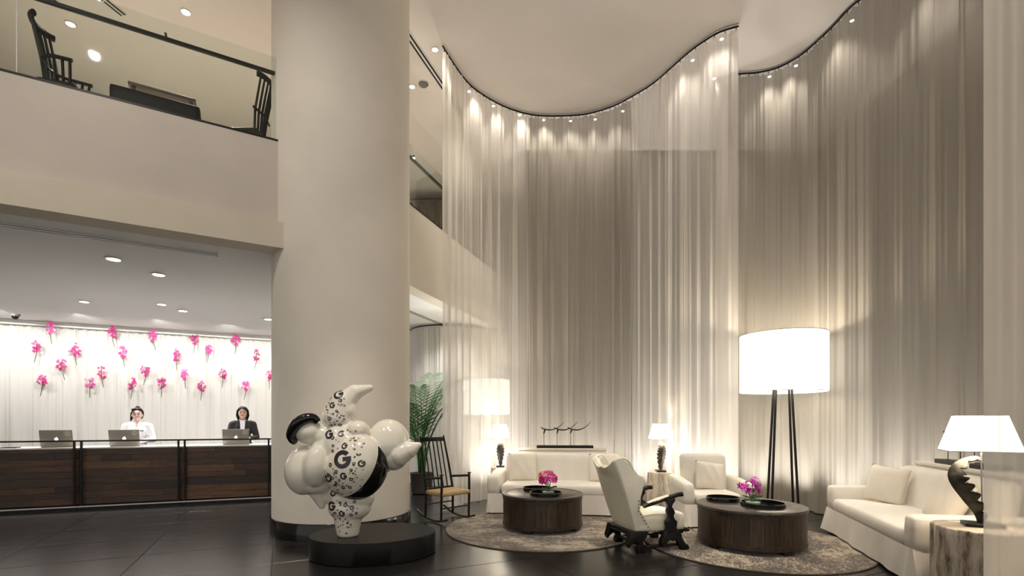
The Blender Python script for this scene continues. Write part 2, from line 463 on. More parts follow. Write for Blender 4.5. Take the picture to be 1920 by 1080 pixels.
# balcony: slab, lower ceiling, parapets and beams
D1 = Vector((0.869, 0.495, 0)).normalized(); N1 = Vector((-D1.y, D1.x, 0))
A1 = Vector((-2.64, 5.85, 0))
Q1 = A1 + N1 * 0.12
D2 = Vector((0.33, 0.944, 0)).normalized(); N2 = Vector((-D2.y, D2.x, 0))
Q2 = Vector((-1.60, 7.54, 0))
PTOP, BBOT, BTOP, FL2, LOWC = 4.76, 3.45, 3.76, 4.66, 3.50
poly = [tuple((Q1 - D1*7 + N1*0.02)[:2]), tuple((Q1 + D1*0.5 + N1*0.02)[:2]), tuple((Q2 - D2*0.75 + N2*0.02)[:2]), tuple((Q2 + D2*5.2 + N2*.02)[:2]), (0.2, 16), (-16, 16), (-16, 2.0)]
struct(MB().slab(poly, LOWC, LOWC + 0.12).build('ceiling_lower', M['white_ceiling'], smooth=False), 'white ceiling over the reception desk')
struct(MB().slab(poly, FL2 - 0.12, FL2).build('floor_upper', M['plaster'], smooth=False), 'upper gallery floor')
def wall_strip(name, p0, p1, th, z0, z1, m, n, bev=0.0):
    d = (p1 - p0); L_ = d.length; mid = (p0 + p1) / 2 + n * (th / 2)
    ang = math.atan2(d.y, d.x)
    Mx = Matrix.Translation((mid.x, mid.y, 0)) @ Matrix.Rotation(ang, 4, 'Z')
    b = MB().box((0, 0, (z0+z1)/2), (L_, th, z1 - z0), Mx)
    return b.build(name, m, smooth=False, bevel=bev, seg=2)
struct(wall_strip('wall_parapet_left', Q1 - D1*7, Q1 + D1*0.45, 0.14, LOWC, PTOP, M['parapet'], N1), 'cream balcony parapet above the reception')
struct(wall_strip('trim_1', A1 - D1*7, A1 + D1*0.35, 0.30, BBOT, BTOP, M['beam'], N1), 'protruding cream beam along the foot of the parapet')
struct(wall_strip('wall_parapet_right', Q2 - D2*0.75, Q2 + D2*5.2, 0.14, LOWC, PTOP, M['plaster'], N2), 'cream balcony parapet beyond the column')
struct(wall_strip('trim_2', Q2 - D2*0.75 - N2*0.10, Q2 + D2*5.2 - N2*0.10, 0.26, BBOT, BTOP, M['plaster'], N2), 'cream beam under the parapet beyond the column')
struct(wall_strip('trim_3', Q1 - D1*7 - N1*0.004, Q1 + D1*0.45 - N1*.004, 0.16, PTOP, PTOP + 0.022, M['black_metal'], N1), 'black capping strip on the parapet')
struct(wall_strip('trim_4', Q2 - D2*0.75 - N2*.004, Q2 + D2*5.2 - N2*.004, 0.16, PTOP, PTOP + 0.022, M['black_metal'], N2), 'black capping strip on the parapet beyond the column')

# enclosing walls
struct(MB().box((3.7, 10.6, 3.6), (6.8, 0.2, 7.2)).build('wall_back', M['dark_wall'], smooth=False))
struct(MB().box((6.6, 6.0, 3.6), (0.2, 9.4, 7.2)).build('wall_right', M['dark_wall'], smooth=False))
struct(MB().box((-6, 14.6, 3.6), (22, 0.2, 7.2)).build('wall_far', M['plaster'], smooth=False))
struct(MB().box((-14.2, 7, 3.6), (0.2, 18, 7.2)).build('wall_left', M['plaster'], smooth=False))

# ceiling slots (linear diffusers): two dark lines with a pale bar between
def slot(name, p0, p1, z, wd, label, dark=True):
    p0 = Vector((*p0, 0)); p1 = Vector((*p1, 0)); d = p1 - p0; L_ = d.length; ang = math.atan2(d.y, d.x); mid = (p0+p1)/2
    Mx = Matrix.Translation((mid.x, mid.y, z - 0.004)) @ Matrix.Rotation(ang, 4, 'Z')
    t = MB().box((0,0,0), (L_, wd, 0.012), Mx).build(name, M['black_metal'], smooth=False); struct(t, label)
    MB().box((0,0,-0.004), (L_, wd*0.3, 0.014), Mx).build('blade', M['lamp_trim'], t, smooth=False)
    for s in (-1, 1):
        MB().box((0, s*wd*0.56, -0.002), (L_, wd*0.16, 0.014), Mx).build('flange', M['lamp_trim'], t, smooth=False)
slot('trim_5', (-2.02, 5.94), (-0.90, 9.4), CEIL, 0.10, 'twin dark slot in the lobby ceiling beside the gallery')
slot('trim_6', (-5.72, 6.2), (-5.54, 7.0), CEIL, 0.10, 'dark slot in the ceiling over the gallery')
slot('trim_7', (-6.50, 6.1), (-6.31, 6.8), CEIL, 0.10, 'dark slot in the gallery ceiling at the top left')
slot('trim_8', (-7.2, 4.24), (-3.70, 6.17), LOWC, 0.11, 'long air slot in the white ceiling over the reception')
slot('trim_9', (-2.4, 8.0), (-1.05, 12.0), LOWC, 0.10, 'air slot in the white ceiling beyond the column')

# ================================================================== CURTAINS
def catmull(P, step=0.02):
    P = [Vector(p) for p in P]; out = []
    for i in range(len(P) - 1):
        p0 = P[max(i-1,0)]; p1 = P[i]; p2 = P[i+1]; p3 = P[min(i+2, len(P)-1)]
        n = max(2, int((p2-p1).length / step))
        for k in range(n):
            t = k / n
            out.append(0.5*((2*p1) + (p2-p0)*t + (2*p0-5*p1+4*p2-p3)*t*t + (3*p1-p0-3*p2+p3)*t**3))
    out.append(P[-1]); return out
def arc(path):
    s = [0.0]
    for i in range(1, len(path)): s.append(s[-1] + (path[i]-path[i-1]).length)
    return s
def drape_mesh(path, z0, z1, amp, pitch, seed, rows=16, step=0.011):
    rr = random.Random(seed)
    s = arc(path); L_ = s[-1]; n = int(L_ / step)
    # irregular pleats: random wavelengths and depths
    knots = []; x = 0
    while x < L_ + 0.5:
        knots.append((x, rr.uniform(0.45, 1.0))); x += pitch * rr.uniform(0.55, 1.6)
    ks = []; a = 0
    cols = []
    j = 0
    for i in range(n + 1):
        q = L_ * i / n
        while j < len(s) - 2 and s[j+1] < q: j += 1
        t = (q - s[j]) / max(1e-9, s[j+1] - s[j])
        p = path[j].lerp(path[j+1], t); d = (path[j+1] - path[j]).normalized(); nn = Vector((-d.y, d.x))
        while a < len(knots) - 2 and knots[a+1][0] < q: a += 1
        u = (q - knots[a][0]) / (knots[a+1][0] - knots[a][0])
        prof = math.sin(math.pi * u) ** 1.0 * knots[a][1] * (1 if a % 2 == 0 else -1)
        fine = 0.25 * math.sin(q * 61 + 2*math.sin(q*7)) + 0.18 * math.sin(q * 103 + seed)
        cols.append((p, nn, prof, fine, q))
    m = MB()
    def fn(u, v):
        p, nn, prof, fine, q = cols[min(n, int(round(u * n)))]
        z = z0 + (z1 - z0) * v
        h = (z1 - z)
        top = math.exp(-h / 0.35)
        slow = math.sin(q*3.1 + z*0.9 + seed) * 0.25 + math.sin(q*9.3 - z*0.5) * 0.15
        off = amp * (prof * (1 - 0.55*top) * (0.85 + slow) + fine * (0.45 + 0.9*top))
        sag = 0.018 * abs(math.sin(q * math.pi / 0.15)) * top
        return (p.x + nn.x*off, p.y + nn.y*off, z - sag)
    m.grid(fn, n, rows)
    return m
PATHS = []
def curtain(name, label, P, z0, z1, panels, amp, pitch, seed, rail_r=0.014, group=None, tracks=1, railmat='bronze_dark', hooks=True):
    path = catmull([Vector((x, y)) for x, y in P])
    s = arc(path); L_ = s[-1]
    PATHS.append(path)
    t = thing(name, label, 'curtain', (0,0,0), 0, group)
    rail = MB().tube([(p.x, p.y, z1 + 0.035) for p in path[::4] + [path[-1]]], rail_r, 6)
    rail.build('rail', M[railmat], t)
    for k, (a, b, mt) in enumerate(panels):
        sub = [p for p, q in zip(path, s) if a*L_ - 1e-6 <= q <= b*L_ + 1e-6]
        drape_mesh(sub, z0, z1, amp, pitch, seed + k*7).build('panel', M[mt], t, angle=180, fix=False)
    if hooks:
        q = 0.05; j = 0; hm = MB().tube([(0,0,0.04),(0,0,-0.015)], 0.006, 5).mesh('hook')
        while q < L_:
            while s[j] < q: j += 1
            h = link('hook', hm, M[railmat], t); h.location = (path[j].x, path[j].y, z1)
            q += 0.15
    return t
ZC = CEIL - 0.07
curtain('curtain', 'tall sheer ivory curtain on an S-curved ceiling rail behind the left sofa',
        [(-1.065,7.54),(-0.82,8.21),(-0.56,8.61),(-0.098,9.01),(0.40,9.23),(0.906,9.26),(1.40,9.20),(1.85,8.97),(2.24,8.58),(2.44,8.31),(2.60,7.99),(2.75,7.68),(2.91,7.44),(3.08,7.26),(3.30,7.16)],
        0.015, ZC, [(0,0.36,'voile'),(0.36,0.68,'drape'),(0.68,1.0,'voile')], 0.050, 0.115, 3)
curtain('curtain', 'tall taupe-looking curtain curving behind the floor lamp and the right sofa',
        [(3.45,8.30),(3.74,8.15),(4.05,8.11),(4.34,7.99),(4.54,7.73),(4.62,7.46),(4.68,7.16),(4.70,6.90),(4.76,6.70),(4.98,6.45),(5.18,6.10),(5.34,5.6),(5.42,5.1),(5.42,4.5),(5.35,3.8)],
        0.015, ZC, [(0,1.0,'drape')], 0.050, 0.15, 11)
curtain('curtain', 'close gauzy curtain at the right edge, in front of the nearest table lamp',
        [(2.885,3.0),(3.3,2.93),(3.8,2.95),(4.4,3.05),(5.2,3.2)], 0.015, ZC, [(0,1.0,'voile_near')], 0.045, 0.16, 21)
# reception curtain
RC0 = Vector((-12.6, 8.97)); RC1 = Vector((-2.9, 13.59))
rcd = (RC1 - RC0).normalized(); rcn = Vector((rcd.y, -rcd.x))      # towards the room
curtain('curtain', 'white curtain wall behind the reception desk, pinned with pink orchids',
        [tuple(RC0.lerp(RC1, k/6)) for k in range(7)], 0.02, LOWC - 0.12, [(0,1.0,'white_voile')], 0.045, 0.16, 31, rail_r=0.02, railmat='lamp_trim', hooks=False)
curtain('curtain', 'white curtain on a curved rail behind the palm beyond the column',
        [(-2.75,12.4),(-2.35,11.2),(-2.12,10.75),(-1.75,10.5),(-1.2,10.45),(-0.6,10.7),(-0.1,11.2)], 0.02, LOWC - 0.08, [(0,1.0,'white_voile')], 0.045, 0.14, 41, hooks=False)
curtain('curtain', 'dark brown striped drape at the back of the upper gallery',
        [(-4.2,12.6),(-3.0,12.3),(-1.6,12.2),(0.2,12.4)], FL2 + 0.02, 6.9, [(0,1.0,'brown_drape')], 0.05, 0.2, 51, hooks=False)

# ================================================================== LIGHT FITTINGS
ring_me = MB().lathe([(0.042,0.0),(0.058,-0.004),(0.060,-0.010),(0.044,-0.010)], 20, cap=False).mesh('trim_ring')
lens_me = MB().lathe([(0.0001,-0.006),(0.042,-0.006)], 16, cap=False).mesh('lens')
def light_data(kind, energy, col=(1,0.92,0.82), angle=60, blend=0.6, radius=0.04):
    l = bpy.data.lights.new('lamp_light', kind); l.energy = energy; l.color = col
    l.shadow_soft_size = radius
    if kind == 'SPOT': l.spot_size = R(angle); l.spot_blend = blend
    return l
def downlight(x, y, z, label, energy=0, angle=70, group=None, scale=1.0, soft=False, col=(1,0.93,0.83), aim=None, radius=0.05, blend=0.7, name='downlight'):
    t = thing(name, label, 'downlight', (x, y, z), 0, group)
    r = link('trim_ring', ring_me, M['lamp_trim'], t); r.scale = (scale,)*3
    l = link('lens', lens_me, M['lamp_lens_soft' if soft else 'lamp_lens'], t); l.scale = (scale,)*3
    if energy:
        lo = bpy.data.objects.new('bulb', light_data('SPOT', energy, col, angle, blend, radius)); COL.objects.link(lo)
        lo.parent = t; lo.location = (0,0,-0.03)
        if aim:
            d = Vector(aim) - Vector((x,y,z))
            lo.rotation_euler = d.to_track_quat('-Z', 'Y').to_euler()
    return t
# along the head of the curtains
cl = [(-0.75,8.62),(-0.34,9.02),(0.15,9.28),(0.61,9.44),(1.13,9.47),(1.60,9.42),(2.07,9.17),(2.90,7.88),(3.18,7.44),(3.42,8.30),(4.33,8.25),(4.63,8.00),(4.92,7.10),(5.5,6.2),(5.75,5.2)]
for i, (x, y) in enumerate(cl):
    downlight(x, y, CEIL, 'tiny bright downlight at the head of the tall curtains, %s from the left' % ORD[i], P_CURTAIN, 75, 'downlights behind the tall curtains', 0.6)
downlight(-1.20, 7.65, CEIL, 'bright downlight in the lobby ceiling just left of the curtain end', 60, 80, None, 1.0)
downlight(-1.73, 8.50, CEIL, 'small downlight beside the round smoke detector in the gallery ceiling', P_UPPER, 90)
downlight(-2.18, 10.80, CEIL, 'small downlight deep in the gallery ceiling seen through the far glass', P_UPPER, 100)
downlight(-4.62, 6.95, CEIL, 'brightest starry downlight in the gallery ceiling left of the column', P_UPPER, 100, None, 1.25)
downlight(-6.44, 7.16, CEIL, 'large flat oval-looking downlight in the gallery ceiling near the chair', 60, 120, None, 1.25, soft=True)
downlight(-5.66, 6.72, CEIL, 'small downlight at the top edge of the gallery ceiling beside a dark slot', P_UPPER, 100)
# reception ceiling
downlight(-5.14, 6.33, LOWC, 'dim recessed downlight in the white reception ceiling nearest the air slot', 60, 130, 'reception downlights', 1.7, soft=True, col=(1,.95,.9))
downlight(-5.04, 7.00, LOWC, 'dim recessed downlight in the reception ceiling, second from the air slot', 60, 130, 'reception downlights', 1.7, soft=True, col=(1,.95,.9))
downlight(-7.49, 8.59, LOWC, 'glowing downlight in the reception ceiling above the left laptop', P_RECEPTION, 120, 'reception downlights', 1.5, col=(1,.95,.9))
downlight(-6.27, 8.78, LOWC, 'faint downlight in the reception ceiling left of the brightest one', 14, 110, 'reception downlights', 1.5, soft=True, col=(1,.95,.9))
downlight(-6.23, 9.29, LOWC, 'brightest downlight in the reception ceiling near the curtain', P_RECEPTION, 120, 'reception downlights', 1.6, col=(1,.95,.9))
downlight(-5.00, 10.06, LOWC, 'bright downlight in the reception ceiling close to the column', P_RECEPTION, 120, 'reception downlights', 1.6, col=(1,.95,.9))
for i in range(7):   # wall-washers in front of the reception curtain
    p = RC0.lerp(RC1, 0.13 + i*0.12) + rcn*1.25
    lo = bpy.data.objects.new('curtain_washer', light_data('SPOT', 150, (1,.97,.93), 140, 0.8, 0.12)); COL.objects.link(lo)
    q = RC0.lerp(RC1, 0.13 + i*0.12)
    lo.location = (p.x, p.y, LOWC - 0.02); lo.rotation_euler = (Vector((q.x, q.y, 1.9)) - Vector(lo.location)).to_track_quat('-Z','Y').to_euler()
# beyond the column
for x, y in ((-2.6, 9.4), (-1.75, 9.6), (-1.0, 9.95)):
    lo = bpy.data.objects.new('passage_lamp', light_data('SPOT', 75, (1,.96,.90), 130, 0.8, 0.12)); COL.objects.link(lo)
    lo.location = (x, y, LOWC - 0.02)
# spots of the lobby ceiling (above the picture)
def lobby_spot(x, y, aim, e, angle, radius=0.06):
    lo = bpy.data.objects.new('lobby_spot', light_data('SPOT', e, (1,.93,.83), angle, 0.7, radius)); COL.objects.link(lo)
    lo.location = (x, y, CEIL - 0.03); lo.rotation_euler = (Vector(aim) - Vector(lo.location)).to_track_quat('-Z','Y').to_euler()
for (x, y, aim, e, a) in ((0.3,4.8,(0.6,7.0,0.5),1.0,34),(1.5,3.8,(1.6,5.5,0.4),1.0,24),(2.7,4.4,(2.75,5.8,0.4),1.0,34),(3.2,4.0,(4.0,5.0,0.5),0.8,40),
                         (-1.0,2.8,(-1.55,5.1,0.9),0.9,26),(-3.2,1.8,(-2.9,6,2.5),0.5,80),(-6.0,1.2,(-5.5,6.5,4.0),0.2,90),(0.5,1.5,(0.5,7,0.5),0.35,60),(3.0,2.0,(3.8,6,0.3),0.35,60)):
    lobby_spot(x, y, aim, P_LOBBY*e, a)
# unseen floor uplights, added behind the curtain to brighten its lower part
up_me = MB().lathe([(0.07,0.0),(0.075,0.06),(0.065,0.075),(0.055,0.07)], 20).mesh('housing')
upl = [(-0.65,8.85),(-0.05,9.30),(0.9,9.6),(1.8,9.4),(2.5,8.75),(2.95,7.95),(3.3,7.6),(4.2,8.4),(4.8,7.9),(5.0,7.0),(5.5,6.3)]
for i, (x, y) in enumerate(upl):
    near = min((p for pa in PATHS[:2] for p in pa), key=lambda p: (p.x-x)**2+(p.y-y)**2)
    d = Vector((x, y)) - near; d = d.normalized() if d.length > 1e-4 else Vector((0,1))
    q = near + d*0.55
    t = thing('added_uplight', 'unseen floor uplight added behind the curtain hem, %s from the left' % ORD[i], 'uplight', (q.x, q.y, 0), 0, 'added uplights behind the curtain')
    link('housing', up_me, M['black_metal'], t)
    lo = bpy.data.objects.new('bulb', light_data('SPOT', P_UPLIGHT, (1,.96,.90), 100, 1.0, 0.06)); COL.objects.link(lo)
    lo.parent = t; lo.location = (0,0,0.10)
    lo.rotation_euler = Vector((-d.x*0.55, -d.y*0.55, 1.35)).to_track_quat('-Z','Y').to_euler()
# smoke detector, dome camera
t = thing('smoke_detector', 'round grey smoke detector on the gallery ceiling beyond the column', 'detector', (-1.52, 8.42, CEIL))
MB().lathe([(0.085,0.0),(0.085,-0.02),(0.06,-0.045),(0.0001,-0.05)], 24).build('body', M['grey_plastic'], t)
MB().lathe([(0.095,0.0),(0.095,-0.012),(0.086,-0.014)], 24).build('base', M['lamp_trim'], t)
t = thing('security_camera', 'small dark dome security camera above the reception curtain', 'camera', (-9.72, 9.60, LOWC))
MB().lathe([(0.075,0.0),(0.075,-0.03),(0.060,-0.045)], 20).build('mount', M['grey_plastic'], t)
MB().lathe([(0.055,-0.045),(0.052,-0.075),(0.035,-0.10),(0.0001,-0.11)], 20).build('dome', M['black_gloss'], t)

# ================================================================== BALUSTRADES
def balustrade(label, Q, D, N, t0, t1, joints, ztop, zrail):
    t = thing('glass_balustrade', label, 'balustrade', tuple(Q + N*0.02) )
    ang = math.atan2(D.y, D.x); t.rotation_euler = (0,0,ang)
    ps = [t0] + joints + [t1]
    for a, b in zip(ps[:-1], ps[1:]):
        MB().box(((a+b)/2, 0.03, (PTOP+0.02+ztop)/2), (b-a-0.012, 0.012, ztop-PTOP-0.02)).build('glass_pane', M['glass'], t, smooth=False)
        MB().box((b-0.002, 0.03, (PTOP+0.02+ztop)/2), (0.006, 0.014, ztop-PTOP-0.02)).build('pane_edge', M['lamp_trim'], t, smooth=False)
    MB().box(((t0+t1)/2, 0.085, zrail), (t1-t0-0.1, 0.045, 0.035)).build('handrail', M['black_metal'], t, bevel=0.006)
    x = t1 - 0.12
    while x > t0:
        MB().tube([(x, 0.032, zrail+0.03),(x, 0.085, zrail+0.03)], 0.012, 8).build('bracket', M['black_metal'], t); x -= 1.15
balustrade('frameless glass balustrade with black handrail above the reception', Q1, D1, N1, -6.8, 0.03, [-4.6, -2.43], 5.79, 5.63)
balustrade('short stretch of glass balustrade beyond the column', Q2, D2, N2, -0.25, 5.0, [1.6, 3.3], 5.75, 5.60)

# ================================================================== FURNITURE HELPERS
def rbox(name, c, s, bev, m, parent, seg=3, M_=None, fn=None, sub=0):
    b = MB().box(c, s, M_)
    me = b.mesh(name, bevel=bev, seg=seg, subdiv=sub)
    if fn:
        for v in me.vertices: v.co = fn(v.co)
    return link(name, me, m, parent)
def soft_box(name, c, s, r, m, parent, puff=0.0, nx=14, ny=10, nz=5, fn=None):
    """cushion-like rounded box with a dense surface"""
    mb = MB(); hx, hy, hz = s[0]/2, s[1]/2, s[2]/2
    N = [nx, ny, nz]
    def face(ax, sg):
        u, v = [a for a in range(3) if a != ax]
        def f(a, b):
            p = [0,0,0]; p[ax] = sg; p[u] = 2*a - 1; p[v] = 2*b - 1
            q = Vector((p[0]*hx, p[1]*hy, p[2]*hz))
            inner = Vector((max(-hx+r, min(hx-r, q.x)), max(-hy+r, min(hy-r, q.y)), max(-hz+r, min(hz-r, q.z))))
            d = q - inner
            if d.length > 1e-9: q = inner + d.normalized()*r
            pf = puff*(1-p[0]**2)*(1-p[1]**2)
            q.z += pf*(1 if p[2] > 0 else -0.3)*abs(p[2])
            q = Vector(c) + q
            return fn(q) if fn else q
        def warp(a):  # concentrate samples near the edges
            return 0.5 - 0.5*math.cos(math.pi*a)
        mb.grid(lambda a, b: f(warp(a), warp(b)), N[u], N[v])
    for ax in range(3):
        for sg in (-1, 1): face(ax, sg)
    me = mb.mesh(name, smooth=False)
    bm = bmesh.new(); bm.from_mesh(me); bmesh.ops.remove_doubles(bm, verts=bm.verts, dist=1e-5); bmesh.ops.recalc_face_normals(bm, faces=bm.faces); bm.to_mesh(me); bm.free()
    for p in me.polygons: p.use_smooth = True
    return link(name, me, m, parent)

def sofa(name, label, cat, loc, rz, W, D, back_h, arm_h, arm_w=0.20, seat_z=0.43, slope=0.07, group=None, cushions=1):
    t = thing(name, label, cat, loc, rz, group)
    rr = random.Random(int(W*100))
    # skirt: flared slipcover with pleats at the corners
    m = MB(); n = 220
    def per(u):
        P = 2*(W + D); q = u*P
        if q < W: return Vector((-W/2+q, -D/2)), Vector((0,-1)), min(q, W-q)
        q -= W
        if q < D: return Vector((W/2, -D/2+q)), Vector((1,0)), min(q, D-q)
        q -= D
        if q < W: return Vector((W/2-q, D/2)), Vector((0,1)), min(q, W-q)
        q -= W
        return Vector((-W/2, D/2-q)), Vector((-1,0)), min(q, D-q)
    def sk(u, v):
        p, nn, e = per(u % 1.0)
        z = 0.305 - v*0.285
        pl = math.exp(-(e/0.10)**2)
        k = v*(0.018 + 0.050*pl*(0.45+0.55*math.cos(e*95)) + 0.007*math.sin(u*90) + 0.006*math.sin(u*41+1))
        p = p*(0.985) + nn*k
        return (p.x, p.y, z)
    m.grid(sk, n, 6, cu=True)
    m.build('skirt', M['fabric'], t, angle=70)
    rbox('plinth', (0,0,0.16), (W-0.10, D-0.10, 0.24), 0.02, M['fabric'], t)
    for sx in (-1,1):
        for sy in (-1,1): MB().lathe([(0.022,0.0),(0.028,0.06)], 10, Matrix.Translation((sx*(W/2-0.12), sy*(D/2-0.12), 0))).build('foot', M['black_wood'], t)
    for k in range(cushions):
        cw = (W - 2*arm_w - 0.01)/cushions
        soft_box('seat_cushion', (-(W/2-arm_w)+cw*(k+.5)+.005, -0.075, seat_z-0.075), (cw-0.006, D-0.17, 0.17), 0.05, M['fabric'], t, puff=0.018)
    for s in (-1, 1):
        def f(q, s=s):
            k = (q.y + D/2)/D
            q = q.copy()
            if q.z > 0.4: q.z += slope*(k-0.35)*min(1,(q.z-0.4)/0.12)
            q.x += s*0.015*max(0,(q.z-0.3))/0.3
            return q
        soft_box('armrest', (s*(W/2-arm_w/2), -0.0, (arm_h+0.27)/2), (arm_w, D-0.01, arm_h-0.27), 0.055, M['fabric'], t, fn=f)
    def fb(q):
        q = q.copy(); q.y += (q.z-0.3)*0.14; return q
    soft_box('backrest', (0, D/2-0.16, (back_h+0.28)/2), (W-2*arm_w+0.03, 0.20, back_h-0.28), 0.075, M['fabric'], t, fn=fb, nz=10)
    return t

def pillow(label, parent_thing, lx, ly, lz, size, tilt=-18, yaw=0, roll=0, group=None, thick=0.17):
    m = MB(); n = 18
    for sgn in (-1, 1):
        def f(a, b, sgn=sgn):
            u, v = 2*a-1, 2*b-1
            h = 0.5*thick*((1-u*u)*(1-v*v))**0.42
            pin = 1 - 0.07*(1-abs(u)**3*abs(v)**3)*(0.5*(u*u+v*v))
            wr = 0.006*math.sin(u*9+v*5)*(1-u*u)*(1-v*v)
            return (u*size/2*pin*(1-0.05*(1-v*v)*0), sgn*h + wr, v*size/2*pin)
        m.grid(f, n, n)
    me = m.mesh('throw_pillow', smooth=False)
    bm = bmesh.new(); bm.from_mesh(me); bmesh.ops.remove_doubles(bm, verts=bm.verts, dist=1e-4); bmesh.ops.recalc_face_normals(bm, faces=bm.faces); bm.to_mesh(me); bm.free()
    for p in me.polygons: p.use_smooth = True
    o = bpy.data.objects.new('throw_pillow', me); me.materials.append(M['pillow']); COL.objects.link(o)
    Mp = Matrix.Translation(parent_thing.location) @ Matrix.Rotation(parent_thing.rotation_euler.z, 4, 'Z')
    Ml = Matrix.Translation((lx, ly, lz)) @ Matrix.Rotation(R(yaw),4,'Z') @ Matrix.Rotation(R(tilt),4,'X') @ Matrix.Rotation(R(roll),4,'Y')
    W_ = Mp @ Ml
    o.location = W_.to_translation(); o.rotation_euler = W_.to_euler()
    return tag(o, label, 'pillow', group)

# ---- rugs
def rug(label, x, y, r):
    t = thing('round_rug', label, 'rug', (x, y, 0), 0, 'round rugs')
    MB().lathe([(r-0.012,0.0),(r-0.012,0.011),(0.0001,0.012)], 96).build('pile', M['rug'], t)
    MB().lathe([(r-0.012,0.0),(r,0.001),(r,0.009),(r-0.012,0.012)], 96, cap=False).build('binding', M['rug_edge'], t)
    return t
rug('mottled brown round rug under the left barrel table', 0.38, 6.47, 1.25)
rg = rug('mottled brown round rug under the right barrel table', 2.74, 5.65, 1.20); rg.rotation_euler.z = 1.3
RZ = 0.012

# ---- sofas
SL = sofa('sofa', 'long white slipcovered sofa behind the left coffee table', 'sofa', (0.77, 7.68, RZ), R(-8), 2.20, 0.88, 0.87, 0.58, group='white slipcovered sofas')
SR = sofa('sofa', 'long white slipcovered sofa at the right beside the tree-stump table', 'sofa', (4.12, 5.09, RZ), R(-106.5), 2.22, 0.88, 0.87, 0.59, slope=0.02, group='white slipcovered sofas')
AC = sofa('armchair', 'white slipcovered armchair between the stump table and the floor lamp', 'armchair', (2.72, 6.76, RZ), R(-3), 0.90, 0.78, 0.93, 0.60, arm_w=0.15, slope=0.06)
pillow('cream square pillow leaning at the left end of the left sofa', SL, -0.62, 0.10, 0.655, 0.46, -16, 6, group='throw pillows')
pillow('cream square pillow on the left sofa, half hidden by the wing chair', SL, 0.66, 0.10, 0.655, 0.46, -16, -4, group='throw pillows')
pillow('cream square pillow leaning at the far end of the right sofa', SR, -0.64, 0.04, 0.655, 0.43, -16, 40, 6, group='throw pillows')
pillow('cream square pillow at the near end of the right sofa', SR, 0.50, 0.10, 0.64, 0.46, -22, 6, 14, group='throw pillows')
pillow('cream square pillow tilted in the white armchair', AC, 0.02, 0.05, 0.63, 0.40, -18, 4, 8, group='throw pillows')

# ---- consoles and bow sculptures behind the sofas
def console(label, x, y, rz, L_, h):
    t = thing('console_table', label, 'console', (x, y, 0), rz, 'white consoles behind the sofas')
    rbox('top', (0,0,h-0.02), (L_, 0.26, 0.04), 0.006, M['console'], t)
    rbox('body', (0,0,(h-0.04)/2), (L_-0.03, 0.23, h-0.04), 0.006, M['console'], t)
    for s in (-1,0,1): rbox('door_panel', (s*(L_-0.06)/3, -0.118, (h-0.04)/2), ((L_-0.06)/3-0.015, 0.012, h-0.12), 0.004, M['console'], t)
    return t
console('white console behind the left sofa carrying the bird-like sculpture', 0.90, 8.76, R(-4), 1.55, 0.925)
console('white console behind the right sofa', 4.71, 4.92, R(-106.5), 2.1, 0.925)
def sculpture(label, x, y, z, rz):
    t = thing('table_sculpture', label, 'sculpture', (x, y, z), rz)
    rbox('base', (0,0,0.024), (1.0, 0.14, 0.048), 0.004, M['bronze_dark'], t)
    for k, x0 in enumerate((-0.37, -0.135, 0.105)):
        MB().tube([(x0,0,0.048),(x0,0,0.30)], 0.0045, 6).build('rod', M['bronze_dark'], t)
        # knot: slender downward beak
        MB().tube([(x0+0.025,0,0.345),(x0+0.012,0,0.31),(x0+0.002,0,0.28),(x0-0.003,0,0.245)], [0.006,0.016,0.013,0.004], 8).build('head', M['bronze_dark'], t)
        pts, rad = [], []
        for i in range(15):
            u = i/14
            pts.append((x0-0.045+u*0.40, (k-1)*0.02, 0.355 - 0.16*u + 0.27*u*u*u**0.4 if u > 0 else 0.36)); rad.append(0.006+0.006*math.sin(math.pi*min(1,u*1.15+.15)) if u < .9 else 0.004)
        MB().tube(pts, rad, 8).build('horn', M['bronze_dark'], t)
        MB().tube([(x0-0.06,0,0.375),(x0-0.03,0,0.345),(x0+0.03,0,0.335)], [0.004,0.010,0.008], 8).build('tail', M['bronze_dark'], t)
    return t
sculpture('dark sculpture of three curved bird-like bows on rods behind the left sofa', 0.94, 8.74, 0.925, R(-4))
sculpture('dark rod sculpture on a bar base behind the nearest table lamp', 4.77, 5.13, 0.925, R(-106.5))

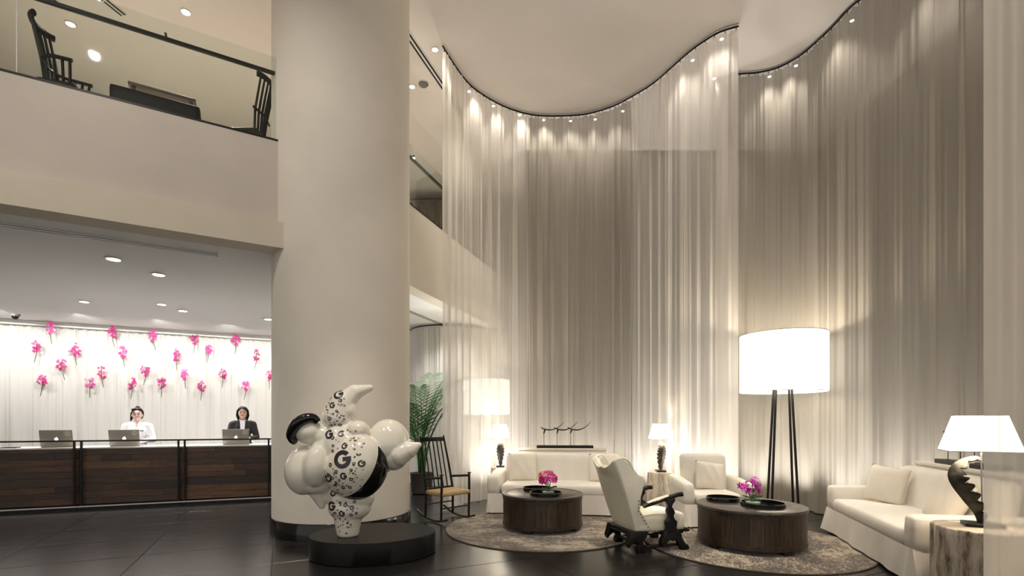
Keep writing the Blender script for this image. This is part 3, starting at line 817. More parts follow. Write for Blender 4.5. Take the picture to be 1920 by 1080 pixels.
# ---- barrel coffee tables
def barrel(label, x, y, r, rz, ns=24):
    t = thing('barrel_table', label, 'coffee table', (x, y, RZ), rz, 'round barrel coffee tables')
    h = 0.45
    MB().lathe([(r-0.035,0.055),(r-0.035,0.40)], 48).build('core', M['black_satin'], t)
    for k in range(ns):
        a0 = 2*math.pi*k/ns; da = 2*math.pi/ns
        m = MB(); n = 4; vs = []
        for rr_, (za, zb) in ((r-0.028, (0.095,0.385)), (r-0.008, (0.095,0.385))):
            for z in (za, zb):
                for i in range(n+1):
                    a = a0 + da*(0.012 + 0.976*i/n); vs.append((rr_*math.cos(a), rr_*math.sin(a), z))
        q = n+1; fs = []
        for i in range(n):
            fs += [(2*q+i,2*q+i+1,3*q+i+1,3*q+i),(i+1,i,q+i,q+i+1),(q+i,3*q+i,3*q+i+1,q+i+1),(i,i+1,2*q+i+1,2*q+i)]
        fs += [(0,2*q,3*q,q),(n,q+n,3*q+n,2*q+n)]
        m.add(vs, fs).build('stave', STAVES[(k*7 + k//3) % 3], t, angle=50)
    MB().lathe([(r-0.035,0.05),(r,0.05),(r,0.095),(r-0.03,0.10)], 64).build('hoop', STAVES[2], t)
    MB().lathe([(r-0.03,0.378),(r-0.002,0.382),(r-0.002,0.412),(r-0.03,0.412)], 64).build('hoop', STAVES[2], t)
    MB().lathe([(r-0.04,0.412),(r+0.002,0.412),(r+0.006,0.420),(r+0.006,0.442),(r,0.45),(r-0.05,0.45),(r-0.055,0.4475),(r-0.06,0.45),(0.0001,0.45)], 64).build('top', M['table_top'], t)
    for k in range(4):
        a = math.pi/4 + k*math.pi/2
        rbox('foot', (0,0,0.026), (0.13,0.07,0.052), 0.006, STAVES[2], t, M_=Matrix.Rotation(a,4,'Z') @ Matrix.Translation((r-0.07,0,0)) @ Matrix.Rotation(R(90),4,'Z'))
    return t
barrel('dark wooden barrel coffee table in front of the left sofa', 0.40, 6.46, 0.525, 0.3)
barrel('dark wooden barrel coffee table in front of the armchair', 2.70, 5.56, 0.565, 1.1)
TZ = RZ + 0.45
def tray(label, x, y, r):
    o = MB().lathe([(0.0001,0.010),(r-0.012,0.010),(r-0.010,0.045),(r,0.045),(r,0.0),(0.0001,0.0)], 48).build('round_tray', M['black_gloss'])
    o.location = (x, y, TZ); return tag(o, label, 'tray', 'round black trays')
tray('black round tray carrying the orchid bowl on the left table', 0.43, 6.23, 0.205)
tray('black round tray standing empty at the back of the left table', 0.34, 6.67, 0.19)
tray('black round tray carrying the orchid bowl on the right table', 2.77, 5.42, 0.225)
tray('black round tray standing empty at the back of the right table', 2.50, 5.82, 0.185)

# ---- orchids
def blossom_mesh(name, size, m):
    b = MB()
    for k in range(5):
        a = 2*math.pi*k/5 + 0.3
        w_ = size*(0.42 if k % 2 else 0.5)
        Mx = Matrix.Rotation(a,4,'Z')
        vs = [(0,0,0),(size*.35,-w_*.5,size*.12),(size*.8,-w_*.42,size*.10),(size,0,0.0),(size*.8,w_*.42,size*.10),(size*.35,w_*.5,size*.12),(size*.5,0,size*.02)]
        b.add(vs, [(0,1,6),(1,2,6),(2,3,6),(3,4,6),(4,5,6),(5,0,6)], Mx)
    b.ell((0,0,size*.14),(size*.16,size*.16,size*.22), n=6, m=4)
    me = b.mesh(name, angle=60); me.materials.append(m); return me
BL = [blossom_mesh('blossom', 0.046, M[k]) for k in ('petal_a','petal_b','petal_c','petal_d')]
def orchid_bowl(label, x, y, z, seed, mix, lean):
    rr = random.Random(seed)
    t = thing('orchid_bowl', label, 'flowers', (x, y, z), 0, 'orchid bowls on the coffee tables')
    MB().lathe([(0.045,0.0),(0.075,0.02),(0.088,0.05),(0.080,0.085),(0.076,0.085),(0.083,0.05),(0.07,0.024),(0.0001,0.012)], 28).build('glass_bowl', M['bowl_glass'], t)
    MB().lathe([(0.0001,0.014),(0.066,0.022),(0.074,0.04),(0.0001,0.042)], 24).build('pebbles', M['white_top'], t)
    for k in range(5):
        a = rr.uniform(0, 6.28); L_ = rr.uniform(0.09,0.13)
        def lf(u, v, a=a, L_=L_):
            d = u*L_; wd = 0.024*math.sin(math.pi*min(1, u*0.9+.1))*(2*v-1)
            return (math.cos(a)*d - math.sin(a)*wd, math.sin(a)*d + math.cos(a)*wd, 0.06 + 0.07*u - 0.03*u*u + 0.01*abs(2*v-1))
        MB().grid(lf, 8, 2).build('leaf', M['stem' if k % 2 else 'leaf'], t, fix=False)
    for k in range(34):
        th = rr.uniform(0, 6.28); ph = math.acos(rr.uniform(-0.55, 1)); q = rr.uniform(0.75, 1.0)
        px_ = lean[0] + 0.112*q*math.sin(ph)*math.cos(th); py_ = lean[1] + 0.10*q*math.sin(ph)*math.sin(th); pz = 0.20 + 0.105*q*math.cos(ph) + (0.03 if k % 9 == 0 else 0)
        o = link('blossom', BL[mix[rr.randrange(len(mix))]], None, t)
        o.location = (px_, py_, pz)
        d = Vector((px_-lean[0], py_-lean[1], pz-0.17)) + Vector((rr.uniform(-.05,.05), -0.05, rr.uniform(-.05,.05)))
        o.rotation_euler = d.to_track_quat('Z','Y').to_euler(); o.scale = (rr.uniform(0.8,1.15),)*3
    for k in range(6):
        a = k*1.05; MB().tube([(0.02*math.cos(a),0.02*math.sin(a),0.03),(lean[0]*.5+0.02*math.cos(a+1),lean[1]*.5+0.02*math.sin(a+1),0.11),(lean[0]+0.05*math.cos(a),lean[1]+0.05*math.sin(a),0.19)], 0.004, 5).build('stem', M['stem'], t)
    return t
orchid_bowl('crimson pink orchids in a small glass bowl on the left table', 0.46, 6.22, TZ+0.010, 5, (0,0,3,1), (0,0))
orchid_bowl('violet pink orchids in a small glass bowl on the right table', 2.66, 5.42, TZ+0.010, 9, (2,2,1,1,0), (-0.03,0))

# ---- tree-stump tables and table lamps
def stump(label, x, y, r, h, seed):
    rr = random.Random(seed); ph = [rr.uniform(0,6.28) for _ in range(4)]
    def wob(th, z): return 1 + 0.035*math.sin(3*th+ph[0]) + 0.02*math.sin(7*th+ph[1]+z*2) + 0.012*math.sin(13*th+ph[2]) + 0.02*math.sin(z*5+ph[3])
    t = thing('tree_stump_table', label, 'side table', (x, y, 0), 0, 'tree stump side tables')
    MB().lathe([(r*1.04,0.0),(r*1.02,h*.15),(r*.99,h*.35),(r*.98,h*.6),(r*.97,h*.85),(r*.96,h-0.012),(r*.93,h-0.001),(r*.90,h-0.001)], 56, wob=wob, cap=False).build('trunk', M['stump'], t, angle=60)
    MB().lathe([(r*.925,h-0.004),(r*.5,h),(0.0001,h)], 56, wob=wob, cap=False).build('top', M['stump_top'], t)
    return t
stump('bleached tree-stump table behind the left arm of the left sofa', -0.21, 8.52, 0.175, 0.605, 1)
stump('bleached tree-stump table between the wing chair and the armchair', 2.36, 7.78, 0.205, 0.60, 2)
stump('bleached tree-stump table at the right edge beside the near sofa arm', 3.53, 3.70, 0.285, 0.605, 3)
def table_lamp(label, x, y, z, rz, sc=1.0):
    t = thing('table_lamp', label, 'table lamp', (x, y, z), rz, 'acanthus table lamps'); t.scale = (sc,)*3
    rbox('base', (0.02,0,0.014), (0.22,0.15,0.028), 0.006, M['bronze_dark'], t)
    MB().tube([(0.02,0,0.028),(0.012,0,0.60)], 0.006, 8).build('pole', M['steel'], t)
    # acanthus leaf: a bellied C-curve with scalloped lobes, curling over at the top
    sp = catmull([Vector((0.012,0.03)),Vector((-0.01,0.10)),Vector((-0.075,0.20)),Vector((-0.135,0.30)),Vector((-0.155,0.37)),Vector((-0.135,0.43)),Vector((-0.085,0.475)),Vector((-0.02,0.495)),Vector((0.0,0.475))], 0.006)
    s = arc(sp); L_ = s[-1]
    m = MB(); nu = len(sp)-1; nv = 8
    for side in (0.0, 0.022):
        def f(u, v, side=side):
            i = min(nu, int(round(u*nu))); p = sp[i]; d = (sp[min(i+1,nu)]-sp[max(i-1,0)]).normalized(); nn = Vector((-d.y, d.x))
            k = s[i]/L_
            lob = abs(math.sin(k*math.pi*8.0))**0.7
            hw = (0.016 + 0.055*math.sin(math.pi*min(1,k*0.95+0.03))**0.9)*(0.62 + 0.45*lob)
            c = 2*v-1
            cup = 0.085*abs(c)**1.4*math.sin(math.pi*(0.08+0.9*k))*(0.45 + 0.6*lob)
            q = p - nn*(cup - side*(1-0.3*abs(c)))
            return (q.x, c*hw, q.y)
        m.grid(f, nu, nv)
    m.build('leaf_ornament', M['iron'], t, angle=60)
    MB().tube([(p.x, 0, p.y) for p in sp[::3]], [0.006+0.010*math.sin(math.pi*i/max(1,len(sp[::3])-1)) for i in range(len(sp[::3]))], 8).build('midrib', M['iron'], t)
    z0, z1 = 0.555, 0.815
    a0, a1 = 0.20, 0.13; b0, b1 = 0.175, 0.112
    m = MB(); vs = []
    for a, b, z in ((a0,b0,z0),(a1,b1,z1)):
        vs += [(-a,-b,z),(a,-b,z),(a,b,z),(-a,b,z)]
    m.add(vs, [(0,1,5,4),(1,2,6,5),(2,3,7,6),(3,0,4,7)])
    th = [(x_*0.985, y_*0.985, z_) for x_, y_, z_ in vs]
    m.add(th, [(4,5,1,0),(5,6,2,1),(6,7,3,2),(7,4,0,3)])
    sh = m.build('shade', M['shade'], t, smooth=False, fix=False)
    for a, b, z in ((a0,b0,z0),(a1,b1,z1)):
        MB().tube([(-a,-b,z),(a,-b,z),(a,b,z),(-a,b,z),(-a,-b,z)], 0.003, 5).build('rim', M['shade_rim'], sh)
    lo = bpy.data.objects.new('bulb', light_data('POINT', 14, (1,.84,.62), radius=0.04)); COL.objects.link(lo); lo.parent = t; lo.location = (0,0,0.68)
    return t
table_lamp('lit table lamp with acanthus base left of the left sofa', -0.20, 8.50, 0.605, R(90), 0.92)
table_lamp('lit table lamp with acanthus base between the wing chair and armchair', 2.36, 7.78, 0.60, R(84), 0.94)
table_lamp('lit table lamp with a leaf-curl base nearest the right edge', 3.54, 3.72, 0.605, R(-30), 1.03)

# ---- floor lamps
def floor_lamp(label, x, y, sc, rz=0.0, e=35, sm='shade_big'):
    t = thing('floor_lamp', label, 'floor lamp', (x, y, 0), rz, 'giant drum floor lamps'); t.scale = (sc,)*3
    r, z0, z1 = 0.575, 1.83, 2.66
    sh = MB().lathe([(r,z0),(r,z1)], 64, cap=False).lathe([(r-.006,z1),(r-.006,z0)], 64, cap=False).build('shade', M[sm], t, fix=False)
    for z in (z0, z1): MB().tube([(r*math.cos(a*math.pi/32), r*math.sin(a*math.pi/32), z) for a in range(65)], 0.005, 5, cap=False).build('rim', M['shade_rim'], sh)
    MB().box((0,0,0),(0.004,0.004,z1-z0), Matrix.Translation((r*math.cos(R(-64)), r*math.sin(R(-64)), (z0+z1)/2))).build('seam', M['shade_rim'], sh, smooth=False)
    for sx, k in ((-1,0),(-1,1),(1,0),(1,1)):
        y0 = -0.08 + 0.16*k
        MB().tube([(sx*0.20 + (k-.5)*0.085, y0*1.8, 0.0),(sx*0.115 + (k-.5)*0.05, y0, 1.86),(sx*0.10+(k-.5)*0.045, y0, 2.25)], 0.0175, 10).build('leg', M['bronze_dark'], t)
    MB().box((0,0,2.25),(0.34,0.24,0.03)).build('cross_plate', M['bronze_dark'], t, bevel=.004)
    lo = bpy.data.objects.new('bulb', light_data('POINT', e, (1,.88,.70), radius=0.12)); COL.objects.link(lo); lo.parent = t; lo.location = (0,0,2.42)
    return t
floor_lamp('giant glowing drum floor lamp on four black rods behind the right table', 3.96, 7.18, 1.0)
floor_lamp('glowing drum floor lamp dimly seen through the sheer curtain at left', -0.53, 9.95, 0.84, 0.2, 15, 'shade_dim')

# ================================================================== WING CHAIR (faces +x locally)
def wing_chair():
    t = thing('wing_chair', 'ivory leather wing chair with carved black arms and legs, turned away', 'armchair', (1.475, 5.51, 0), R(17))
    def bx(z): return -0.235 - 0.27*((z-0.2)/0.8)          # lean of the back
    # back shell: outer back and wings as one curved sheet with thickness
    def prof(v, inner):
        z = 0.20 + 0.80*v
        hw = 0.235 + 0.035*math.sin(v*math.pi*0.9)
        if v < 0.32: wing = 0.20 - 0.10*(v/0.32)
        elif v < 0.5: wing = 0.10 + 0.05*((v-0.32)/0.18)
        else: wing = 0.15 + 0.11*math.sin((v-0.5)/0.5*math.pi*0.72)
        return z, hw, wing
    m = MB(); nu, nv = 36, 22
    def sheet(inner):
        def f(u, v):
            z, hw, wing = prof(v, inner)
            k = 2*u - 1; ak = abs(k); s = 1 if k >= 0 else -1
            off = 0.035 if inner else 0.0
            if ak < 0.45:
                x = bx(z) + off*1.6 - 0.02*(1-(ak/0.45)**2)*(0 if inner else 1); y = s*(hw-off)*(ak/0.45)
                zz = z
            else:
                q = (ak-0.45)/0.55
                x = bx(z) + off*1.6*(1-q) + q*wing; y = s*((hw-off) + (0.035*math.sin(q*math.pi/2)*v if True else 0))
                zz = z
            # top: scalloped, wings rise and roll over
            if v > 0.75:
                top = (v-0.75)/0.25
                lift = 0.035*(math.cos((ak-0.62)*6.0)) - 0.03
                zz += top*lift*1.6
                if ak > 0.8: zz -= top*0.09*((ak-0.8)/0.2)**1.5
            return (x, y, zz)
        return f
    A = sheet(False); B = sheet(True)
    W_ = nu + 1
    vs = [A(i/nu, j/nv) for j in range(nv+1) for i in range(nu+1)]; nA = len(vs)
    vs += [B(i/nu, j/nv) for j in range(nv+1) for i in range(nu+1)]
    fs = []
    for j in range(nv):
        for i in range(nu):
            a, b, c, d = j*W_+i, j*W_+i+1, (j+1)*W_+i+1, (j+1)*W_+i
            fs.append((a,b,c,d)); fs.append((nA+d,nA+c,nA+b,nA+a))
    for i in range(nu):
        fs.append((i, nA+i, nA+i+1, i+1)); j = nv*W_; fs.append((j+i, j+i+1, nA+j+i+1, nA+j+i))
    for j in range(nv):
        a, d = j*W_, (j+1)*W_; fs.append((a, d, nA+d, nA+a)); a, d = j*W_+nu, (j+1)*W_+nu; fs.append((a, nA+a, nA+d, d))
    back = MB().add(vs, fs).build('backrest', M['leather'], t, angle=75)
    # rolled piping along wing edges and top
    for s in (0, 1):
        e = [Vector(A(s, j/nv)).lerp(Vector(B(s, j/nv)), .5) for j in range(nv+1)]
        MB().tube(e, [0.018+0.008*max(0,(j/nv-.5)) for j in range(nv+1)], 8).build('wing_roll', M['leather'], back)
    MB().tube([Vector(A(i/nu, 1)).lerp(Vector(B(i/nu,1)), .5) for i in range(nu+1)], 0.022, 8).build('top_roll', M['leather'], back)
    soft_box('seat', (0.075, 0, 0.30), (0.60, 0.50, 0.20), 0.045, M['leather'], t, puff=0.035)
    # nail heads
    nail = MB().ell((0,0,0),(0.007,0.007,0.007), n=6, m=4).mesh('nail')
    for k in range(15):
        for sy in (-1,1):
            o = link('nail', nail, M['brass_nail'], t); o.location = (-0.2+0.037*k, sy*0.252, 0.222)
    for k in range(12):
        o = link('nail', nail, M['brass_nail'], t); o.location = (0.377, -0.22+0.04*k, 0.222)
    for k in range(11):
        v = k/10*0.45
        for sy in (0,1):
            p = A(sy, v); o = link('nail', nail, M['brass_nail'], t); o.location = (p[0]-0.012, p[1]*1.02, p[2])
    for s in (-1, 1):
        # arm: carved rail, padded top, scrolled front
        am = MB().tube([(-0.17,s*0.275,0.50),(0.0,s*0.285,0.545),(0.14,s*0.29,0.585),(0.24,s*0.292,0.610),(0.285,s*0.292,0.612),(0.30,s*0.292,0.595)], [0.026,0.027,0.028,0.030,0.032,0.018], 10, flat=0.85)
        arm = am.build('armrest', M['black_carved'], t)
        MB().tube([(-0.13,s*0.278,0.532),(0.0,s*0.285,0.568),(0.12,s*0.289,0.600)], [0.020,0.034,0.022], 10, flat=0.6).build('arm_pad', M['leather'], arm)
        for k in range(9):
            o = link('nail', nail, M['brass_nail'], arm); u = k/8
            o.location = (-0.13+0.25*u, s*(0.278+0.011*u+0.028), 0.530+0.068*u)
        # carved post below the arm, zig-zag outline
        pts_f, pts_b = [], []
        for k in range(13):
            z = 0.58 - k*0.032; wv = 0.040 + 0.018*math.sin(k*1.7) + (0.02 if k > 9 else 0)
            pts_f.append((0.150+wv-0.02*math.sin(k*.5), z)); pts_b.append((0.145-wv-0.01*math.sin(k*.9), z))
        MB().prism(pts_f + pts_b[::-1], s*0.292-0.026, s*0.292+0.026).build('arm_post', M['black_carved'], t, bevel=0.006, seg=2)
        # front leg: forked scroll
        MB().prism([(0.08,0.22),(0.24,0.24),(0.27,0.20),(0.285,0.14),(0.33,0.075),(0.365,0.06),(0.372,0.03),(0.36,0.0),(0.285,0.0),(0.268,0.04),(0.235,0.095),(0.20,0.135),(0.17,0.11),(0.14,0.135),(0.10,0.10),(0.075,0.06),(0.03,0.065),(0.02,0.11),(0.05,0.17)], s*0.285-0.032, s*0.285+0.032).build('leg', M['black_carved'], t, bevel=0.008, seg=2)
        # rear leg
        MB().prism([(-0.31,0.24),(-0.10,0.23),(-0.12,0.17),(-0.165,0.12),(-0.16,0.07),(-0.135,0.04),(-0.14,0.0),(-0.225,0.0),(-0.235,0.05),(-0.215,0.09),(-0.25,0.13),(-0.30,0.10),(-0.335,0.06),(-0.35,0.10),(-0.33,0.17)], s*0.235-0.034, s*0.235+0.034).build('leg', M['black_carved'], t, bevel=0.008, seg=2)
        MB().box((0.07, s*0.26, 0.065),(0.44,0.035,0.030)).build('stretcher', M['black_carved'], t, bevel=0.005)
    MB().box((-0.19,0,0.085),(0.035,0.44,0.035)).build('stretcher', M['black_carved'], t, bevel=0.005)
    MB().box((0.20,0,0.20),(0.30,0.50,0.05)).build('apron', M['black_carved'], t, bevel=0.01)
    MB().prism([(0.36,0.235),(0.43,0.215),(0.44,0.19),(0.38,0.185),(0.34,0.20)], -0.24, 0.24).build('front_carving', M['black_carved'], t, bevel=0.006)
    MB().box((-0.22,0,0.21),(0.20,0.46,0.05)).build('rear_rail', M['black_carved'], t, bevel=0.01)
    return t
wing_chair()

# ================================================================== ROCKING CHAIR (faces -y locally)
def rocking_chair():
    t = thing('rocking_chair', 'tall black slat-back rocking chair with woven rush seat', 'rocking chair', (-0.93, 7.02, 0), R(45))
    W, D = 0.49, 0.44
    bw = M['black_wood']
    for s in (-1, 1):
        pts = []
        for i in range(15):
            u = i/14; y = 0.40 - u*0.72
            pts.append((s*W/2, y, 0.018 + 0.105*abs((u-0.60)/0.60)**2.0))
        MB().tube(pts, 0.019, 6, flat=0.8).build('rocker', bw, t)
        MB().tube([(s*W/2,-0.19,0.03),(s*W/2,-0.20,0.40),(s*W/2,-0.20,0.635),(s*W/2,-0.20,0.66)], [0.015,0.019,0.016,0.014], 10).build('leg', bw, t)
        MB().lathe([(0.014,0.0),(0.031,0.008),(0.031,0.018),(0.0001,0.024)], 14, Matrix.Translation((s*W/2,-0.20,0.652))).build('finial', bw, t)
        MB().tube([(s*W/2,0.18,0.03),(s*W/2*.97,0.17,0.40),(s*W/2*.93,0.25,0.75),(s*W/2*.86,0.36,1.17),(s*W/2*.86,0.365,1.19)], [0.016,0.018,0.017,0.014,0.008], 10).build('back_post', bw, t)
        MB().tube([(s*W/2*.96,0.205,0.585),(s*W/2,-0.20,0.625)], 0.017, 8).build('armrest', bw, t)
    MB().box((0,0.352,1.135),(W*.86,0.022,0.062), Matrix.Identity(4)).build('crest_rail', bw, t, bevel=0.006)
    for k in range(5):
        x0 = (-2+k)*0.072; MB().tube([(x0*1.08,0.185,0.43),(x0*1.02,0.26,0.77),(x0,0.348,1.12)], 0.0095, 6).build('slat', bw, t)
    MB().tube([(-W/2*.96,0.185,0.435),(W/2*.96,0.185,0.435)], 0.015, 8).build('back_rail', bw, t)
    soft_box('seat', (0,-0.015,0.395), (W+0.012, D-0.01, 0.066), 0.026, M['rush'], t, puff=-0.010)
    for z, y in ((0.20,-0.195),(0.22,0.175)): MB().tube([(-W/2,y,z),(W/2,y,z)], 0.010, 8).build('stretcher', bw, t)
    return t
rocking_chair()

# ================================================================== STATUE
PLX, PLY, PLH = -1.46, 5.20, 0.226
pl = thing('statue_plinth', 'low black oval plinth under the porcelain statue', 'plinth', (PLX, PLY, 0), R(12))
MB().lathe([(0.98,0.0),(1.0,0.012),(1.0,PLH-0.012),(0.985,PLH),(0.0001,PLH)], 80, sx=0.645, sy=0.50).build('body', M['black_satin'], pl)
ST_Y = 5.06
K = 0.2963 / F * ST_Y          # metres per measured unit
st = thing('statue', 'glossy ivory statue of a plump dancer with letter G pattern and black band', 'statue', ((652-960)/F*ST_Y, ST_Y, PLH))
def sp_(cx, cy, d=0.0): return Vector(((cx-445)*K, -d*K, (1033-cy)*K))
def E_(cx, cy, rx, ry, rd, d=0.0, rot=0.0): return ('e', sp_(cx,cy,d), (rx*K, rd*K, ry*K), (0, R(rot), 0))
def C_(a, ra, b, rb): return ('c', sp_(*a), ra*K, sp_(*b), rb*K)
body_pr = [
    E_(512,588,172,203,150,62,24), E_(430,470,130,135,120,30), E_(425,405,118,88,95,20),               # torso, chest
    E_(525,368,72,62,70,45), E_(400,395,60,55,60,60),                                                # shoulder lobes
    E_(392,285,104,100,85,10), C_((392,290,10),98,(420,200,10),84), C_((425,200,10),80,(490,130,5),52), C_((490,130,5),50,(588,100,0),22), E_(462,245,50,62,55,25), # raised arm
    E_(225,375,88,78,80,60), E_(132,326,27,27,25,60), C_((300,410,30),80,(240,390,50),70),            # head
    E_(188,618,122,158,120,25,8), E_(288,585,80,130,92,98,6), E_(250,700,120,75,100,10), E_(320,500,110,115,100,25), # bent rear / arm masses
    C_((255,750,10),55,(285,842,10),24),                                                            # little hanging foot
    E_(690,455,137,158,130,-50,0), E_(722,528,98,100,100,-38), E_(640,560,90,95,90,-60), C_((770,520,-5),78,(840,490,-5),50), C_((840,490,-5),55,(893,462,-5),20), # lifted leg
    E_(455,800,150,105,118,-20), E_(455,860,132,85,112,-5), C_((447,890,0),92,(447,1000,0),73)]        # standing leg
stb = blob('body', body_pr, M['porcelain'], st, voxel=0.009, smooth=9)
for v in stb.data.vertices:
    if v.co.z < 0.0: v.co.z = 0.0
# black band: swathe hugging the lower right of the belly
MB().ell(sp_(532,606,40), (172*K,150*K,205*K), (0,R(24),0), n=72, m=48).build('black_band', M['black_gloss'], st)
hp = catmull([sp_(296,318,98),sp_(270,292,108),sp_(225,298,128),sp_(178,330,132),sp_(140,385,115),sp_(138,420,100),sp_(158,440,105)], 0.008)
hb = MB().tube(hp, [K*(12+22*math.sin(math.pi*(0.06+0.88*i/(len(hp)-1)))**0.6) for i in range(len(hp))], 18)
hb.build('hair_band', M['black_gloss'], st)
# letters laid on the glaze
bpy.context.view_layer.update()
bmx = bmesh.new(); bmx.from_mesh(stb.data); bvh = BVHTree.FromBMesh(bmx)
def g_mesh(mb, cx, cy, size, rot, fat=0.24):
    n = 28; r1 = 0.5*size*K; r0 = r1*(1-fat*2)
    pts = []
    a0, a1 = R(38), R(352)
    quads = []
    for i in range(n):
        ta = a0+(a1-a0)*i/n; tb = a0+(a1-a0)*(i+1)/n
        rm = (r0+r1)/2
        for ra, rb in ((r0,rm),(rm,r1)):
            quads.append([(ra*math.cos(ta),ra*math.sin(ta)),(rb*math.cos(ta),rb*math.sin(ta)),(rb*math.cos(tb),rb*math.sin(tb)),(ra*math.cos(tb),ra*math.sin(tb))])
    hb_ = (r1-r0)*0.5
    for i in range(5):
        xa = 0.05*r1 + (r1*0.95)*i/5; xb = 0.05*r1 + (r1*0.95)*(i+1)/5
        quads.append([(xa,-hb_),(xb,-hb_),(xb,hb_),(xa,hb_)])
    c, s = math.cos(R(rot)), math.sin(R(rot)); o = sp_(cx, cy)
    for q in quads:
        vs = []
        for x, y in q:
            X = o.x + x*c - y*s; Z = o.z + x*s + y*c
            h = bvh.ray_cast(Vector((X, -2, Z)), Vector((0,1,0)))
            if h[0] is None: vs = None; break
            vs.append(h[0] + h[1]*0.0018)
        if vs: mb.add(vs, [(0,1,2,3)])
GS = [(410,145,62,15),(380,214,38,0),(368,392,58,10),(447,388,38,5),(482,460,38,30),(480,538,108,8),(592,563,42,40),(380,652,58,100),(488,636,42,0),(378,755,44,60),(372,836,58,0),(443,877,38,25)]
for (x, y, s_, r_) in GS:
    g = MB(); g_mesh(g, x, y, s_, r_); g.build('letter_g', M['letter'], st, smooth=False, fix=False)
small = MB(); brown = MB(); rr = random.Random(3)
for (x, y, s_) in ((430,185,22),(332,220,20),(367,295,24),(390,268,16),(398,412,24),(400,573,26),(443,612,24),(532,655,22),(478,706,24),(432,692,20),(518,706,20),(420,748,22),(464,825,24),(503,843,26),(497,887,20),(430,812,18),(410,250,18),(428,335,20),(378,337,16),(405,460,18),(405,492,20),(550,563,20),(535,600,18),(415,650,20),(460,662,18),(400,875,18),(515,808,18)):
    g_mesh(small, x, y, s_, rr.uniform(-60,60))
def clear(x, y): return all((x-a)**2+(y-b)**2 > (s*0.62+7)**2 for a, b, s, _ in GS)
for k in range(420):
    x, y = rr.uniform(300,610), rr.uniform(110,1010)
    if y < 350: ok = abs(x-(385+(350-y)*0.08)) < 62
    elif y < 800: ok = x > 355 and (x-500)**2/115**2 + (y-575)**2/215**2 < 1 and x < 600
    else: ok = abs(x-455) < 80*(1-max(0,(y-880))/220)
    if ok and clear(x, y): g_mesh(small if rr.random() < .55 else brown, x, y, rr.choice((7,8,10,12)), rr.uniform(0,360), 0.3)
o = small.build('small_letters', M['letter'], st, smooth=False, fix=False); o['kind'] = 'stuff'
o = brown.build('brown_letters', M['letter_brown'], st, smooth=False, fix=False); o['kind'] = 'stuff'
bmx.free()

# ================================================================== RECEPTION
C0 = Vector((-7.68, 7.36, 0)); CD = Vector((3.54, 1.34, 0)).normalized(); CN = Vector((-CD.y, CD.x, 0)); CA = math.atan2(CD.y, CD.x)
def cpos(s, back, z=0.0): return C0 + CD*s + CN*back + Vector((0,0,z))
UNITS = [(-2.03,-0.55),(-0.50,0.895),(0.955,2.285),(2.345,3.64),(3.70,5.1)]
ULAB = ['dark plank reception counter unit cut off at the left edge','dark plank reception counter unit below the left laptop','dark plank reception counter unit in front of the woman in white','dark plank reception counter unit in front of the woman in the blazer','dark plank reception counter unit mostly hidden by the column']
for k, (a, b) in enumerate(UNITS):
    if k == 0: continue
    t = thing('reception_counter', ULAB[k], 'counter', tuple(cpos(a, 0)), CA, 'reception counter units')
    L_ = b - a; rr = random.Random(20+k)
    MB().box((L_/2, 0.40, 0.50), (L_+0.05, 0.58, 0.90)).build('carcass', M['black_satin'], t, smooth=False)
    z = 0.085; row = 0
    while z < 0.955:
        h = min(rr.choice((0.085,0.10,0.12,0.135)), 0.962 - z)
        if 0.962 - z - h < 0.03: h = 0.962 - z
        x = -0.028
        cuts = sorted([rr.uniform(0.25, L_-0.2) for _ in range(rr.choice((0,1,1,2)))]) + [L_+0.028]
        for c in cuts:
            if c - x < 0.06: continue
            d = rr.uniform(0.026,0.034)
            MB().box(((x+c)/2, 0.11 - d/2, z+h/2), (c-x-0.003, d, h-0.003)).build('plank', PLANKS[rr.choice((0,0,0,1,2,2,1 if row else 3,3 if rr.random()<.2 else 0))], t, smooth=False)
            x = c
        z += h; row += 1
    # black steel frame standing in front
    for x in (0.015, L_-0.015):
        MB().box((x, 0.03, 0.55),(0.028,0.028,1.09)).build('post', M['black_metal'], t, smooth=False)
    MB().box((L_/2, 0.03, 1.09),(L_+0.055,0.05,0.024)).build('top_rail', M['black_metal'], t, smooth=False)
    MB().box((L_/2, 0.03, 0.058),(L_+0.055,0.035,0.02)).build('bottom_rail', M['steel'], t, smooth=False)
    MB().box((L_/2, 0.05, 0.02),(L_+0.055,0.05,0.035)).build('kick_rail', M['black_metal'], t, smooth=False)
ct = MB().box((0,0,0),(7.0,0.66,0.022), Matrix.Translation(cpos(2.2,0.44,0.972)) @ Matrix.Rotation(CA,4,'Z')).build('worktop', M['white_top'], bevel=0.003)
tag(ct, 'long white worktop along the reception counter', 'worktop')
CT = 0.983
